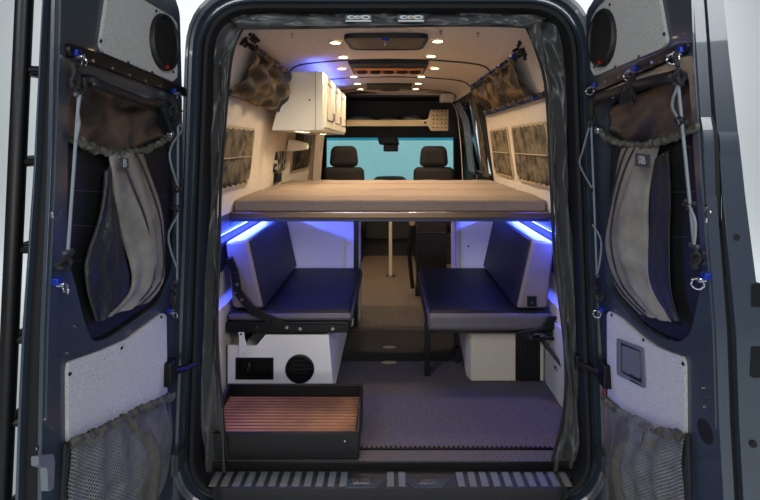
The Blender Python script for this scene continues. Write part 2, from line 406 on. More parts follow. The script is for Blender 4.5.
def anchor(d, root, px, py, n=.018, face=1):
    """blue anodised stud with a shackle ring"""
    c = d.p(px, py, n); a = Vector((-d.s, 0, 0))
    s1 = MB().box(-.010, .010, -.011, .011, -.009, .009, Matrix.Translation(c)).obj('anchor_stud', m_bluefit, root, bevel=.003)
    b = MB(); b.torus(c + Vector((-d.s * .016, .008, -.022)), (.5, .75, .1), .014, .0028); b.disc(c + Vector((0, .004, -.010)), .008, .018, (-d.s, 0, 0), 12)
    b.obj('shackle_ring', m_steel, s1)
def door_common(d, root, outline, hole, thick, shift):
    out = fillet([d.uv(*p) for p in outline], .03, 5)
    hl = fillet([d.uv(*p) for p in hole], [.05] * len(hole), 5)
    e0 = -.010 if d.s < 0 else -.028
    MB().plate(out, d.w, e0, 0, [hl]).obj('inner_panel', m_paint, root, bevel=.008, seg=3)
    g = lambda k, dn: [(y + (k if y < -.5 else -k * .2), z) for y, z in out]
    MB().plate(g(.012, 0), d.wo, -.046 if d.s > 0 else -.058, e0, [hl]).obj('edge_seal', m_rubber, root, bevel=.004)
    MB().plate(g(-.006, 0), d.wo, -thick, -.046 if d.s > 0 else -.058, [hl]).obj('outer_skin', m_paint, root, bevel=.010, seg=3)
    # inner rebate of the window opening and the dark glass
    big = [(y, z) for y, z in hl]
    MB().plate(big, d.w, -.040, -.036).obj('window_glass', mat_glassdark, root)
    return hl
mat_glassdark = mat('dark tinted glass', (12, 13, 16), .12)

# ---- left door
rootL = thing('van_rear_door', 'left rear van door swung open, with ladder outside and round speaker at top', 'van door', DL.p(182, 250, 0))
outL = [(170, -18), (180, 12), (182, 90), (183, 200), (181, 330), (177, 400), (172, 505), (40, 700), (42, 420), (44, 330), (51, 170), (55, 0), (58, -100)]
holeL = [(70, 70), (110, 84), (162, 104), (173, 130), (176, 200), (174, 270), (160, 303), (110, 338), (92, 343), (84, 320), (76, 285), (67, 255), (68, 150)]
hlL = door_common(DL, rootL, outL, holeL, .066, 0)
# extra pressed edge strip along the free side
MB().plate(DL.poly([(60, -90), (57, 60), (52, 200), (46, 330), (44, 420), (52, 430), (56, 330), (58, 200), (63, 60), (66, -90)], .004), DL.w, -.002, .006).obj('edge_flange', m_paint, rootL, bevel=.004)
DL.plate([(104, -22), (104, 0), (98, 40), (97.7, 47), (100.6, 53), (170, 81.6), (175, 77), (175, 24), (170, 17), (141, 0), (115, -20)], 0, .010, .010).obj('upper_trim_panel', m_tweed, rootL, bevel=.003)
bolts(DL, rootL, [(100.6, 41), (128, 62.5), (152, 72.3), (173, 72), (173.5, 30), (156, 11)], .012)
speaker(DL, rootL, 160.7, 42.7, .103)
rl = DL.plate([(66, 45), (72, 45), (182, 88), (183, 97), (72, 58), (66, 56)], .0, .016, .012).obj('mounting_rail', m_black, rootL, bevel=.003)
MB().disc(DL.p(66.5, 50.5, 0), .018, .020, (1, 0, 0), 20).obj('rail_end', m_black, rootL, bevel=.003)
bolts(DL, rl, [(92.5, 61), (112, 68), (129, 75), (145, 81), (160, 86)], .017, .006, m_steel)
b = MB()
for k in range(9): b.disc(DL.p(148 + k * 3.1, 80.5 + k * 1.25, .0155), .0045, .002, (1, 0, 0), 8)
b.obj('brass_eyelet_row', m_dot, rl)
anchor(DL, rootL, 76, 53); anchor(DL, rootL, 174, 91); anchor(DL, rootL, 57, 281); anchor(DL, rootL, 170, 310)
# grab handle
hp = [DL.p(*q) for q in ((86, 82, .004), (92, 80, .03), (105, 87, .04), (130, 97, .042), (150, 103, .038), (160, 103, .012))]
b = MB(); b.tube([interp(hp, t / 20) for t in range(21)], [.013 if 2 < t < 18 else .018 for t in range(21)], 10)
hd = b.obj('grab_handle', m_plastic, rootL); bolts(DL, hd, [(93, 83.5), (153, 101.5)], .045, .006, m_steel)
DL.plate([(66, 362), (100, 350), (125, 339), (160, 313), (164, 315), (165, 394), (130, 411), (100, 427), (65, 443), (64.6, 370)], 0, .010, .012).obj('lower_trim_panel', m_tweed, rootL, bevel=.003)
bolts(DL, rootL, [(69.5, 374), (121.5, 348), (161, 317)], .012)
b = DL.plate([(31, 456), (46, 454), (48, 460), (47, 488), (41, 492), (40, 468), (31, 466)], .0, .018, .006).obj('latch_lever', m_grey, rootL, bevel=.004)
bolts(DL, rootL, [(55, 214), (66.5, 290), (76, 326), (58, 355), (52, 401), (51, 407), (45, 419), (37, 448), (53, 482), (68, 353)], .002, .0045, m_steel)
b = MB(); b.torus(DL.p(55.5, 214, .002), (1, 0, 0), .012, .004); b.obj('lock_grommet', m_steel, rootL)
# ladder on the outside of the door
def lad(z): return -.990 - (1.72 - z) * .044
b = MB()
for yy in (-.66, -.30):
    b.tube([(lad(z), yy, z) for z in (1.95, 1.6, 1.2, .8, .4, 0, -.1)], .022, 10)
ladder = b.obj('ladder', m_black, rootL)
for z in (1.535, 1.285, 1.045, .80, .575, .33):
    b = MB().tube([(lad(z), -.67, z), (lad(z), -.29, z)], .016, 8)
    b.tube([(lad(z), -.655, z), (-.90 - (1.72 - z) * .02, -.655, z)], .010, 8)
    b.obj('rung', m_black, ladder)

# ---- right door
rootR = thing('van_rear_door', 'right rear van door swung open, with grey handle recess in its lower panel', 'van door', DR.p(595, 250, 0))
outR = [(600, -10), (586, 12), (587, 90), (592, 200), (600, 330), (608, 420), (612, 500), (735, 700), (719, 420), (716, 330), (706, 200), (697, 60), (693, -10), (688, -100)]
holeR = [(606, 104), (640, 88), (680, 74), (692, 82), (704, 130), (706, 200), (704, 270), (696, 310), (690, 335), (678, 343), (660, 338), (636, 323), (616, 298), (606, 285), (603, 200)]
hlR = door_common(DR, rootR, outR, holeR, .112, 0)
MB().plate(DR.poly([(684, -90), (690, 60), (699, 200), (709, 330), (711, 420), (718, 430), (715, 330), (705, 200), (696, 60), (690, -90)], .004), DR.w, -.002, .006).obj('edge_flange', m_paint, rootR, bevel=.004)
DR.plate([(600, 8), (593.6, 19), (593, 69), (597, 76), (665.6, 48), (669.8, 41.6), (662.4, 0), (655, -30), (625, -16)], 0, .010, .010).obj('upper_trim_panel', m_tweed, rootR, bevel=.003)
bolts(DR, rootR, [(610, 4.5), (595, 24), (594.5, 67), (615.5, 67), (639, 56.5), (664.5, 34)], .012)
speaker(DR, rootR, 606, 38, .103)
rl = DR.plate([(589, 86), (594, 84), (686, 43), (694, 43), (692, 52), (594, 94), (589, 94)], 0, .016, .010).obj('mounting_rail', m_black, rootR, bevel=.003)
bolts(DR, rl, [(652.5, 62.5), (605.5, 82), (668, 56.5), (619, 77)], .017, .006, m_steel)
anchor(DR, rootR, 595, 85); anchor(DR, rootR, 635, 68.5); anchor(DR, rootR, 681, 50); anchor(DR, rootR, 602, 309); anchor(DR, rootR, 706, 276)
hp = [DR.p(*q) for q in ((597, 100, .004), (604, 97, .02), (620, 91, .035), (645, 83, .035), (668, 78, .02), (676, 76, .004))]
b = MB(); b.tube([interp(hp, t / 20) for t in range(21)], [.017] * 21, 10)
hd = b.obj('grab_handle', m_plastic, rootR); bolts(DR, hd, [(614, 96.5), (672, 78)], .036, .007, m_steel)
lowR = [(612, 311), (623, 318), (642, 335), (657, 346), (671, 352), (685.5, 357), (687.4, 363), (688, 434), (664, 431.5), (642.7, 422.5), (624, 410), (610, 397), (609.3, 314)]
hrec = DR.poly([(622, 340), (646, 349), (648, 386), (622, 373)], .012)
MB().plate(DR.poly(lowR, .010), DR.w, 0, .010, [hrec]).obj('lower_trim_panel', m_tweed, rootR, bevel=.003)
bolts(DR, rootR, [(612, 315), (643.5, 340), (683.5, 364)], .012)
hr = MB().plate(hrec, DR.w, .002, .004).obj('handle_recess', m_dkgrey, rootR)
fr = DR.poly([(620.5, 338), (647.5, 348), (649.5, 388.5), (620.5, 374.5)], .012); fi = DR.poly([(623.5, 342), (644.5, 350.5), (646.5, 384), (623.5, 372)], .010)
MB().plate(fr, DR.w, .008, .015, [fi]).obj('recess_frame', m_grey, hr, bevel=.002)
DR.plate([(625, 345), (642, 351.5), (642.5, 379), (625, 371)], .003, .012, .008).obj('pull_handle', m_grey, hr, bevel=.003)
b = MB(); b.disc(DR.p(706.5, 431, -.003), .03, .006, (-1, 0, 0), 24); b.obj('access_plug', m_rubber, rootR)
bolts(DR, rootR, [(710, 212), (709, 299), (702, 388), (707, 398), (703, 407), (712, 401), (650, 330), (672, 341), (612, 302)], .002, .005, m_steel)
b = MB()
b.tube([DR.p(x, y, .006) for x, y in ((705, 203), (707.5, 206), (704.5, 210), (704.5, 214), (707.5, 218), (706, 222))], .0035, 6); b.obj('wire_hook', m_steel, rootR)
# studs on the free edge of the right door
for (px, py) in ((735, 237), (748, 372), (752, 443)):
    MB().disc(P(px, py, 1.225), .009, -.006, (0, 1, 0), 16).obj('edge_plug', m_rubber, rootR)
# latch plate on the free edge
b = MB(); b.plate(fillet([(-.012, -.12), (.02, -.12), (.02, .12), (-.012, .12)], .01, 3), lambda a, c, n: (.925 + a, n, .86 + c), -.745, -.715); b.obj('edge_latch', m_black, rootR, bevel=.003)

# ---- window covers, pouches and cords on the doors
def cloth(d, name, m, root, left, right, bulge, folds=5, amp=.006, n0=.0, nu=26, nv=40, ph=0, solid=.0015):
    """hanging cloth between a left and a right pixel edge, bulging towards the aisle"""
    def f(u, v):
        a = interp(left, v); b_ = interp(right, v); q = a * (1 - u) + b_ * u
        y, z = d.uv(q.x, q.y)
        nn = n0 + bulge * math.sin(PI * u) ** .7 * math.sin(PI * min(1, v * .9 + .08)) + amp * math.sin(u * folds * 2 * PI + ph + 1.7 * math.sin(v * 3)) * (.4 + .6 * v) + amp * .5 * math.sin(v * 11 + u * 5)
        return d.w(y, z, max(nn, n0 * .6))
    return MB().grid(f, nu, nv).obj(name, m, root, solid=solid)
def V2(*pts): return [Vector(p) for p in pts]
def shrink(hl, k=.97):
    cy = sum(p[0] for p in hl) / len(hl); cz = sum(p[1] for p in hl) / len(hl)
    return [(cy + (y - cy) * k, cz + (z - cz) * k) for y, z in hl]
def gathered(d, root, line, name, r=.010):
    b = MB(); pts = []
    for i in range(90):
        t = i / 89; q = interp(line, t); y, z = d.uv(q.x, q.y)
        pts.append(d.w(y, z, (.022 if r < .0125 and r > .0105 else .012) + .005 * math.sin(i * 2.1)) + Vector((0, 0, .003 * math.sin(i * 1.3))))
    b.tube(pts, [r * (1 + .35 * math.sin(i * 2.6)) for i in range(90)], 8)
    return b.obj(name, m_hem, root)
for d, hl, lab in ((DL, hlL, 'left'), (DR, hlR, 'right')):
    base = d.w(hl[0][0], hl[0][1], 0)
    cov = thing('window_cover', 'black window cover with camouflage top in the %s rear door' % lab, 'window cover', base)
    MB().plate(shrink(hl, .985), d.w, -.034, -.024).obj('cover_panel', m_screen, cov, bevel=.006)
    if d is DL: top = V2((71, 78), (100, 84), (130, 95), (160, 106)), V2((66, 139), (90, 148), (125, 152), (166, 136))
    else: top = V2((608, 108), (640, 92), (672, 82), (694, 88)), V2((606, 133), (632, 146), (660, 142), (702, 128))
    def f(u, v, d=d, top=top):
        q = interp(top[0], u) * (1 - v) + interp(top[1], u) * v; y, z = d.uv(q.x, q.y)
        return d.w(y, z, -.012 + .006 * math.sin(u * 16 + v * 4) + .005 * math.sin(v * 9 + u * 6))
    MB().grid(f, 30, 14).obj('camouflage_flap', m_camo, cov, solid=.002)
    b = MB()
    for k in range(3):
        y0_, y1_ = (190 + k * 35, 196 + k * 35) if d is DL else (150 + k * 45, 158 + k * 45)
        xs = (70, 172) if d is DL else (606, 704)
        b.tube([d.p(xs[0], y0_, -.0245), d.p(xs[1], y1_ if d is DL else y0_ - 4, -.0245)], .0015, 5)
    b.obj('seam_stitching', m_dkgrey, cov)

# left window pouch
pz = thing('mesh_storage_pouch', 'tall grey mesh pouch hanging in the window of the left rear door', 'storage pouch', DL.p(120, 150, 0))
cloth(DL, 'pouch_front', m_pouch, pz, V2((106, 152), (109, 190), (117, 230), (127, 285), (104, 318)), V2((142, 151), (152, 190), (159, 230), (161, 275), (150, 300)), .055, 2.6, .008, .004)
cloth(DL, 'pouch_side', m_pouch_d, pz, V2((104, 170), (96, 220), (84, 262), (84, 290), (96, 322)), V2((110, 160), (112, 200), (120, 235), (128, 287), (106, 319)), .03, 2, .006, .0)
for f0 in ((.2, .45), (.62, .72)):
    pts = []
    for i in range(20):
        v = i / 19; a = interp(V2((106, 152), (109, 190), (117, 230), (127, 285), (104, 318)), v); q = interp(V2((142, 151), (152, 190), (159, 230), (161, 275), (150, 300)), v)
        u = f0[0] + (f0[1] - f0[0]) * v; r_ = a * (1 - u) + q * u; y, z = DL.uv(r_.x, r_.y); pts.append(DL.w(y, z, .006 + .058 * math.sin(PI * u) ** .7 * math.sin(PI * min(1, v * .9 + .08))))
    MB().tube(pts, .0035, 6).obj('pouch_seam', m_pouch_d, pz)
gathered(DL, pz, V2((68, 136), (78, 143), (90, 149), (115, 153), (140, 150), (155, 144), (167, 136)), 'elastic_hem')
MB().disc(DL.p(167.5, 134.5, .004), .014, .022, (1, 0, 0), 16).obj('snap_button', m_steel, pz, bevel=.003)
tg = MB().plate(DL.poly([(120, 158), (128.5, 158), (129, 169), (121, 169)], .003, off=.05), DL.w, .046, .050).obj('brand_tag', m_dkgrey, pz)
y, z = DL.uv(124.7, 163.5, .05)
text('B', 'tag_letter', m_logo, tg, lambda a, c, n: DL.w(y + a * 1.0, z + c, .0505 + n), .034)
# right window pouch
pz = thing('mesh_storage_pouch', 'tall pale grey pouch with letter tag hanging in the window of the right rear door', 'storage pouch', DR.p(640, 150, 0))
LR, RR = V2((624, 148), (619, 180), (611, 226), (612, 255), (620, 288), (642, 314)), V2((660, 146), (653, 180), (650, 226), (650, 258), (654, 288), (672, 322))
cloth(DR, 'pouch_front', m_pouch, pz, LR, RR, .055, 2.6, .008, .004, ph=1)
cloth(DR, 'pouch_side', m_pouch_d, pz, V2((655, 160), (651, 200), (649, 240), (652, 285), (672, 320)), V2((668, 150), (672, 200), (670, 240), (672, 285), (680, 322)), .008, 2, .004, .0)
for f0 in ((.25, .2), (.5, .45)):
    pts = []
    for i in range(20):
        v = i / 19; a = interp(LR, v); q = interp(RR, v); u = f0[0] + (f0[1] - f0[0]) * v; r_ = a * (1 - u) + q * u; y, z = DR.uv(r_.x, r_.y)
        pts.append(DR.w(y, z, .006 + .058 * math.sin(PI * u) ** .7 * math.sin(PI * min(1, v * .9 + .08))))
    MB().tube(pts, .0035, 6).obj('pouch_seam', m_pouch_d, pz)
gathered(DR, pz, V2((602, 131), (612, 139), (628, 144), (650, 145), (672, 139), (688, 132), (702, 127)), 'elastic_hem')
MB().disc(DR.p(601.5, 130, .004), .016, .022, (-1, 0, 0), 16).obj('snap_button', m_steel, pz, bevel=.003)
tg = MB().plate(DR.poly([(635, 153), (649, 155), (649, 168), (635, 166)], .003, off=.054), DR.w, .050, .054).obj('brand_tag', m_dkgrey, pz)
y2, z2 = DR.uv(642, 160.6, .054)
text('ЯB', 'tag_letters', m_logo, tg, lambda a, c, n: DR.w(y2 - a, z2 + c, .0545 + n), .034)

# lower net pouches
def net_pouch(d, L, R, label, hem, strip_):
    t = thing('net_storage_pouch', label, 'storage pouch', d.p(L[0].x, L[0].y, 0))
    cloth(d, 'pouch_back', m_pouch_d, t, L, R, .012, 3, .003, .003)
    cloth(d, 'net_front', m_net, t, L, R, .05, 5, .008, .012, 40, 40)
    cloth(d, 'centre_gusset', m_hem, t, *strip_, .058, 1.5, .008, .02)
    gathered(d, t, hem, 'elastic_hem', .012)
    for e in (L, R):
        MB().tube([d.p(q.x, q.y, .012) for q in [interp(e, i / 12) for i in range(13)]], .006, 6).obj('binding', m_web, t)
    return t
net_pouch(DL, V2((65, 444), (63, 480), (62, 520), (60, 580)), V2((167, 398), (167, 440), (163, 475), (140, 520)), 'black net storage pouch low on the left rear door',
          V2((64, 443), (85, 435), (105, 425), (130, 412), (150, 403), (167, 396)), (V2((118, 419), (122, 440), (126, 480), (124, 530)), V2((132, 412), (140, 440), (148, 480), (146, 520))))
tR = net_pouch(DR, V2((609, 399), (608, 430), (610, 480), (612, 525)), V2((688, 435), (689, 470), (690, 520), (695, 590)), 'black net storage pouch low on the right rear door',
          V2((609, 397), (624, 411), (642, 422), (664, 432), (688, 435)), (V2((628, 414), (624, 440), (620, 480), (618, 530)), V2((650, 427), (646, 450), (640, 490), (638, 540))))
tg = MB().plate(DR.poly([(632, 430), (640, 433), (640, 442), (632, 439)], .003, off=.078), DR.w, .074, .078).obj('brand_tag', m_grey, tR)

# bungee cords
def bungee(d, label, top, bot, loops, n=.034, dense=()):
    t = thing('bungee_cord', label, 'cord', d.p(*bot, 0))
    a = Vector(top); b2 = Vector(bot)
    L = lambda x, y, k=n: d.p(x, y, k)
    b = MB(); b.tube([L(a.x, a.y), L((a.x + b2.x) / 2, (a.y + b2.y) / 2), L(b2.x, b2.y)], .0042, 7)
    for lp in loops: b.tube([L(*interp([Vector(q) for q in lp], i / 16), n + .006) for i in range(17)], .0040, 7)
    b.obj('cord', m_cord, t)
    for (x, y, h) in dense:            # black webbing knots
        c = L(x, y); m_ = MB(); 
        for k in range(7):
            o_ = Vector((random.uniform(-.008, .008), random.uniform(-.016, .016), random.uniform(-h, h)))
            m_.tube([c + o_ + Vector((0, random.uniform(-.012, .012), -h * .6)), c + o_ + Vector((random.uniform(-.01, .01), random.uniform(-.014, .014), 0)), c + o_ + Vector((0, random.uniform(-.012, .012), h * .6))], .0058, 6)
        m_.obj('webbing_strap', m_web, t)
    for q in (top, bot):
        MB().box(-.006, .006, -.016, .016, -.006, .006, Matrix.Translation(L(*q))).obj('cord_lock', m_dkgrey, t, bevel=.003)
    return t
bungee(DL, 'grey straight shock cord near the outer edge of the left rear door', (79, 95), (68, 252), [[(80, 95), (78, 112), (79, 125), (76, 140)]], dense=((79, 78, .04), (66, 262, .018)))
bungee(DL, 'grey looped shock cord at the hinge side of the left rear door', (178, 122), (177, 281), [[(179, 124), (182, 130), (172, 145), (170, 160), (178, 186)], [(178, 215), (169, 232), (170, 248), (177, 268)]], dense=((176, 108, .035), (178, 118, .03), (178, 188, .01), (177, 210, .012), (174, 295, .035)))
bungee(DR, 'grey straight shock cord near the outer edge of the right rear door', (678, 83), (694, 246), [[(678, 85), (672, 105), (678, 118), (680, 124)], [(689, 206), (695, 222), (694, 244)]], dense=((678, 68, .03), (680, 121, .008), (690, 206, .010), (697, 258, .022)))
bungee(DR, 'grey looped shock cord at the hinge side of the right rear door', (591, 122), (597, 275), [[(590, 124), (583, 150), (580, 165), (592, 188)], [(593, 225), (601, 240), (600, 260), (597, 274)]], dense=((592, 108, .045), (592, 188, .008), (592, 221, .012), (597, 292, .035)))
# black webbing bundle on the middle fitting of the right door
b = MB()
for k in range(12):
    b.tube([DR.p(633 + random.uniform(-2, 2), 76, .03), DR.p(626 + random.uniform(-7, 7), 92 + random.uniform(-5, 8), .055), DR.p(628 + random.uniform(-8, 8), 104 + random.uniform(-4, 4), .05), DR.p(633 + random.uniform(-3, 3), 86, .035)], .007, 6)
tag(b.obj('strap_bundle', m_web, base=DR.p(633, 76, .03)), 'bundled black webbing strap hanging from the rail of the right rear door', 'strap')

# door check straps
for d, q, lab in ((DL, ((166, 372, .004), (198, 362)), 'left'), (DR, ((609, 374, .004), (578, 362)), 'right')):
    a = d.p(*q[0]); e = P(*q[1], 1.97); t = thing('door_check_strap', 'black folding check arm holding the %s rear door open' % lab, 'door hardware', a)
    m_ = (a + e) / 2 + Vector((0, 0, -.01)); up = Vector((0, 0, .02))
    MB().tube([a, m_, e], .015, 8).obj('arm', m_black, t)
    b = MB(); b.box(-.02, .02, -.03, .03, -.045, .045, Matrix.Translation(a + Vector((-d.s * .012, 0, 0)))); b.obj('bracket', m_black, t, bevel=.004)
    b = MB(); b.box(-.012, .012, -.012, .012, -.03, .03, Matrix.Translation(e)); b.obj('clevis', m_black, t, bevel=.004)

# ================================================================== curtain round the rear opening
cur = thing('rear_bug_screen', 'dark grey nylon curtain gathered round the rear doorway with silver emblems above', 'curtain', (0, .06, 0))
def drape(left, right, d0, folds, amp, nu=30, nv=110, ph=0):
    def f(u, v):
        q = interp(left, v) * (1 - u) + interp(right, v) * u
        p = P(q.x, q.y, d0); w = .5 + .5 * math.sin(v * 2.2 + ph)
        p.y += amp * math.sin(u * folds * 2 * PI + 1.2 * math.sin(v * 7 + ph)) * (.5 + w) + .007 * math.sin(v * 34 + u * 9 + ph) * math.sin(u * PI) + .006 * math.sin(v * 19 - u * 14 + ph * 2) + .004 * math.sin(v * 57 + u * 21)
        p.x += .005 * math.sin(v * 23 + ph)
        return p
    return MB().grid(f, nu, nv)
LCo = V2((214, 12), (205, 60), (202, 100), (196, 200), (192, 300), (190, 400), (193, 450), (200, 470)); LCi = V2((244, 26), (233, 50), (228, 90), (221, 180), (219, 260), (217, 335), (222, 410), (229, 474))
RCo = V2((566, 12), (572, 60), (575, 110), (579, 200), (582, 300), (584, 400), (582, 450), (578, 470)); RCi = V2((526, 26), (536, 50), (546, 90), (551, 180), (555, 260), (565, 350), (564, 410), (550, 470))
drape(LCo, LCi, 2.02, 1.7, .016).obj('side_panel', m_cloth, cur, solid=.002)
drape(RCo, RCi, 2.02, 1.9, .016, ph=2).obj('side_panel', m_cloth, cur, solid=.002)
drape(V2((216, 8), (300, 5), (390, 4), (480, 5), (568, 8)), V2((240, 28), (300, 27), (390, 26), (480, 25), (530, 27)), 2.0, .8, .010, 14, 60, 1).obj('valance', m_cloth, cur, solid=.002)
for e, dd in ((LCi, 2.02), (RCi, 2.02), (V2((238, 28), (300, 27.5), (390, 26), (480, 25), (532, 27)), 2.0)):
    MB().tube([P(q.x, q.y, dd) for q in [interp(e, i / 30) for i in range(31)]], .007, 6).obj('edge_binding', m_web, cur)
for cx in (358.5, 411):
    c = P(cx, 18.5, 1.975)
    pt = MB().box(-.056, .056, -.002, .002, -.016, .016, Matrix.Translation(c)).obj('emblem_patch', m_dkgrey, cur, bevel=.003)
    b = MB(); f0 = lambda a, z, n: (c.x + a, c.y - .003 - n, c.z + z)
    b.plate([(-.054, -.014), (.054, -.014), (.050, -.007), (-.052, -.008)], f0, 0, .0015)
    for (ax, w_, h_) in ((-.030, .017, .008), (-.004, .012, .007), (.028, .021, .009)):
        out = [(ax + w_ * math.cos(2 * PI * k / 20), .004 + h_ * math.sin(2 * PI * k / 20)) for k in range(20)]
        inn = [(ax + .003 + w_ * .5 * math.cos(2 * PI * k / 14), .004 + h_ * .42 * math.sin(2 * PI * k / 14)) for k in range(14)]
        b.plate(out, f0, 0, .0015, [inn])
    b.obj('emblem', m_logo, pt, smooth=False)
    MB().plate([(.006, .0), (.020, -.002), (.018, .010), (.008, .011)], f0, .0016, .0024).obj('emblem_accent', m_tan, pt, smooth=False)

# ================================================================== ceiling fittings
LY = [.70, 1.14, 1.58, 2.03, 2.48, 2.92]
def downlight(x, y, lab, R=.030):
    z = ceil_z(x) - .002
    t = thing('ceiling_downlight', lab, 'light', (x, y, z), 'recessed downlights in two ceiling rows')
    MB().lathe((x, y, z), (0, 0, -1), [(R * 1.25, -.001), (R * 1.22, .004), (R * .95, .005), (R * .9, .002)], 24).obj('bezel', m_alu, t)
    MB().disc((x, y, z + .001), R * .93, -.006, (0, 0, 1), 20).obj('lens', m_lamp, t)
    li = bpy.data.lights.new('downlight', 'SPOT'); li.energy = 19; li.color = (1, .78, .52); li.spot_size = math.radians(150); li.spot_blend = .8; li.shadow_soft_size = .03
    lo = bpy.data.objects.new('downlight', li); C.objects.link(lo); lo.location = (x, y, z - .012)
nth = ['nearest the rear doors', 'second from the rear doors', 'third from the rear doors', 'fourth from the rear doors', 'fifth from the rear doors', 'farthest from the rear doors, by the cab']
where = ['beside the oval mesh hatch', 'just before the first black ceiling joint', 'beside the orange vent panel', 'just past the orange vent panel', 'beside the small brown grille', 'at the cab end']
for i, y in enumerate(LY):
    downlight(-.302 if i != 2 else -.355, y, 'left row ceiling downlight %s' % where[i])
    downlight(.262 if i != 2 else .33, y - (.03 if i < 2 else 0), 'right row ceiling downlight %s' % where[i])
# mesh hatch
t = thing('ceiling_hatch_screen', 'rounded oblong mesh screen on the ceiling nearest the rear doors', 'vent', (-.02, .64, 1.90))
zc = lambda a, c, n: (a, c, 1.893 - n)
o_ = fillet([(-.245, .50), (.205, .50), (.185, .83), (-.225, .83)], .07, 6); i_ = fillet([(-.225, .52), (.185, .52), (.168, .81), (-.208, .81)], .06, 6)
MB().plate(o_, zc, -.012, .014, [i_]).obj('frame', m_plastic, t, bevel=.004)
MB().grid(lambda u, v: (-.226 + .41 * u, .515 + .30 * v, 1.888 - .008 * math.sin(u * PI * 3) * math.sin(v * PI) - .004), 24, 8).obj('screen', m_grillbr, t, solid=.002)
MB().box(-.045, -.005, .50, .52, 1.868, 1.880).obj('clip', m_bluefit, t, bevel=.002)
MB().torus((-.025, .53, 1.862), (1, .2, 0), .016, .003).obj('clip_ring', m_steel, t)
# orange vent panel
t = thing('ceiling_vent_panel', 'orange and black panel of five round fans on the ceiling past the hatch', 'vent', (-.02, 1.6, 1.90))
fr = [(-.282, 1.275), (.262, 1.275), (.262, 1.74), (-.282, 1.74)]
MB().plate(fr, lambda a, c, n: (a, c, 1.898 - n), -.008, .022).obj('housing', m_screen, t, bevel=.008)
def sl(a, c, n): return (a, 1.60 + c, 1.872 - n)
MB().box(-.262, .242, 1.42, 1.70, 1.868, 1.873).obj('orange_plate', m_orange, t, bevel=.002)
for k in range(5):
    x = -.206 + k * .098
    fan = MB().lathe((x, 1.555, 1.870), (0, 0, -1), [(.042, 0), (.042, .012), (.030, .016), (.028, .006), (.001, .006)], 20).obj('fan', m_black, t)
    MB().disc((x, 1.555, 1.866), .011, -.010, (0, 0, 1), 12).obj('fan_hub', m_dkgrey, fan)
t = thing('ceiling_grille', 'small brown oblong grille on the ceiling near the cab', 'vent', (-.01, 2.66, 1.90))
MB().box(-.225, .205, 2.50, 2.80, 1.885, 1.91).obj('frame', m_plastic, t, bevel=.006)
MB().box(-.205, .185, 2.53, 2.77, 1.880, 1.886).obj('grille', m_grillbr, t)
t = MB().lathe((-.0, 2.99, 1.905), (0, 0, -1), [(.10, -.004), (.10, .010), (.085, .014), (.001, .014)], 24).obj('ceiling_disc', m_grillbr, base=(0, 2.99, 1.9)); tag(t, 'small dark flat ceiling plate at the cab end between the last two lights', 'vent')
# small steel hooks in the headliner
for (px, py, lab) in ((253, 37, 'left side, beside the curtain corner'), (292, 34.5, 'left side, nearer the middle'), (441, 30, 'right side, nearer the middle'), (478, 31, 'right side, beside the curtain corner')):
    x = (px - VX) / F * 2.4; z = ceil_z(x)
    o = MB(); o.disc((x, .44, z + .001), .009, -.004, (0, 0, 1), 12); o.torus((x, .44, z - .012), (1, .3, 0), .008, .0022, 12, 5)
    tag(o.obj('ceiling_hook', m_steel, base=(x, .44, z)), 'tiny steel ceiling eyelet, ' + lab, 'hook', 'steel eyelets along the rear of the ceiling')

# ================================================================== overhead cabinet
t = thing('overhead_cabinet', 'off-white overhead cabinet with three framed doors on the left wall', 'cabinet', (-.6, 1.14, 1.42))
ya, yb = 1.14, 2.60
xo = lambda z: -.455 + (z - 1.42) * .04
b = MB(); b.hexa([(-.765, ya, 1.425), (-.432, ya, 1.425), (-.432, yb, 1.425), (-.765, yb, 1.425)], [(-.665, ya, 1.805), (-.430, ya, 1.805), (-.430, yb, 1.805), (-.665, yb, 1.805)])
b.obj('carcass', m_cab, t, bevel=.004)
MB().hexa([(-.482, ya - .002, 1.425), (-.479, ya - .002, 1.425), (-.479, ya + .003, 1.425), (-.482, ya + .003, 1.425)], [(-.484, ya - .002, 1.803), (-.481, ya - .002, 1.803), (-.481, ya + .003, 1.803), (-.484, ya + .003, 1.803)]).obj('panel_joint', m_dkgrey, t)
MB().disc((-.52, ya, 1.62), .006, -.002, (0, 1, 0), 10).obj('screw_cap', m_black, t)
cx = lambda z, n: -.432 + (z - 1.425) / .38 * .002 + n
for k in range(3):
    a0 = ya + .05 + k * .475; a1 = a0 + .445
    fnc = lambda a, c, n: (cx(c, n), a, c)
    dr = MB().plate([(a0, 1.445), (a1, 1.445), (a1, 1.79), (a0, 1.79)], fnc, .001, .012).obj('door', m_cab, t, bevel=.002)
    MB().plate([(a0 + .05, 1.49), (a1 - .05, 1.49), (a1 - .05, 1.745), (a0 + .05, 1.745)], fnc, .0115, .013, [[(a0 + .062, 1.502), (a1 - .062, 1.502), (a1 - .062, 1.733), (a0 + .062, 1.733)]]).obj('groove', m_grillbr, dr)
    b = MB(); ym = a1 - .09; b.tube([(cx(1.5, .012), ym, 1.50), (cx(1.5, .024), ym, 1.505), (cx(1.56, .024), ym, 1.555), (cx(1.56, .012), ym, 1.56)], .004, 6); b.obj('handle', m_black, dr)
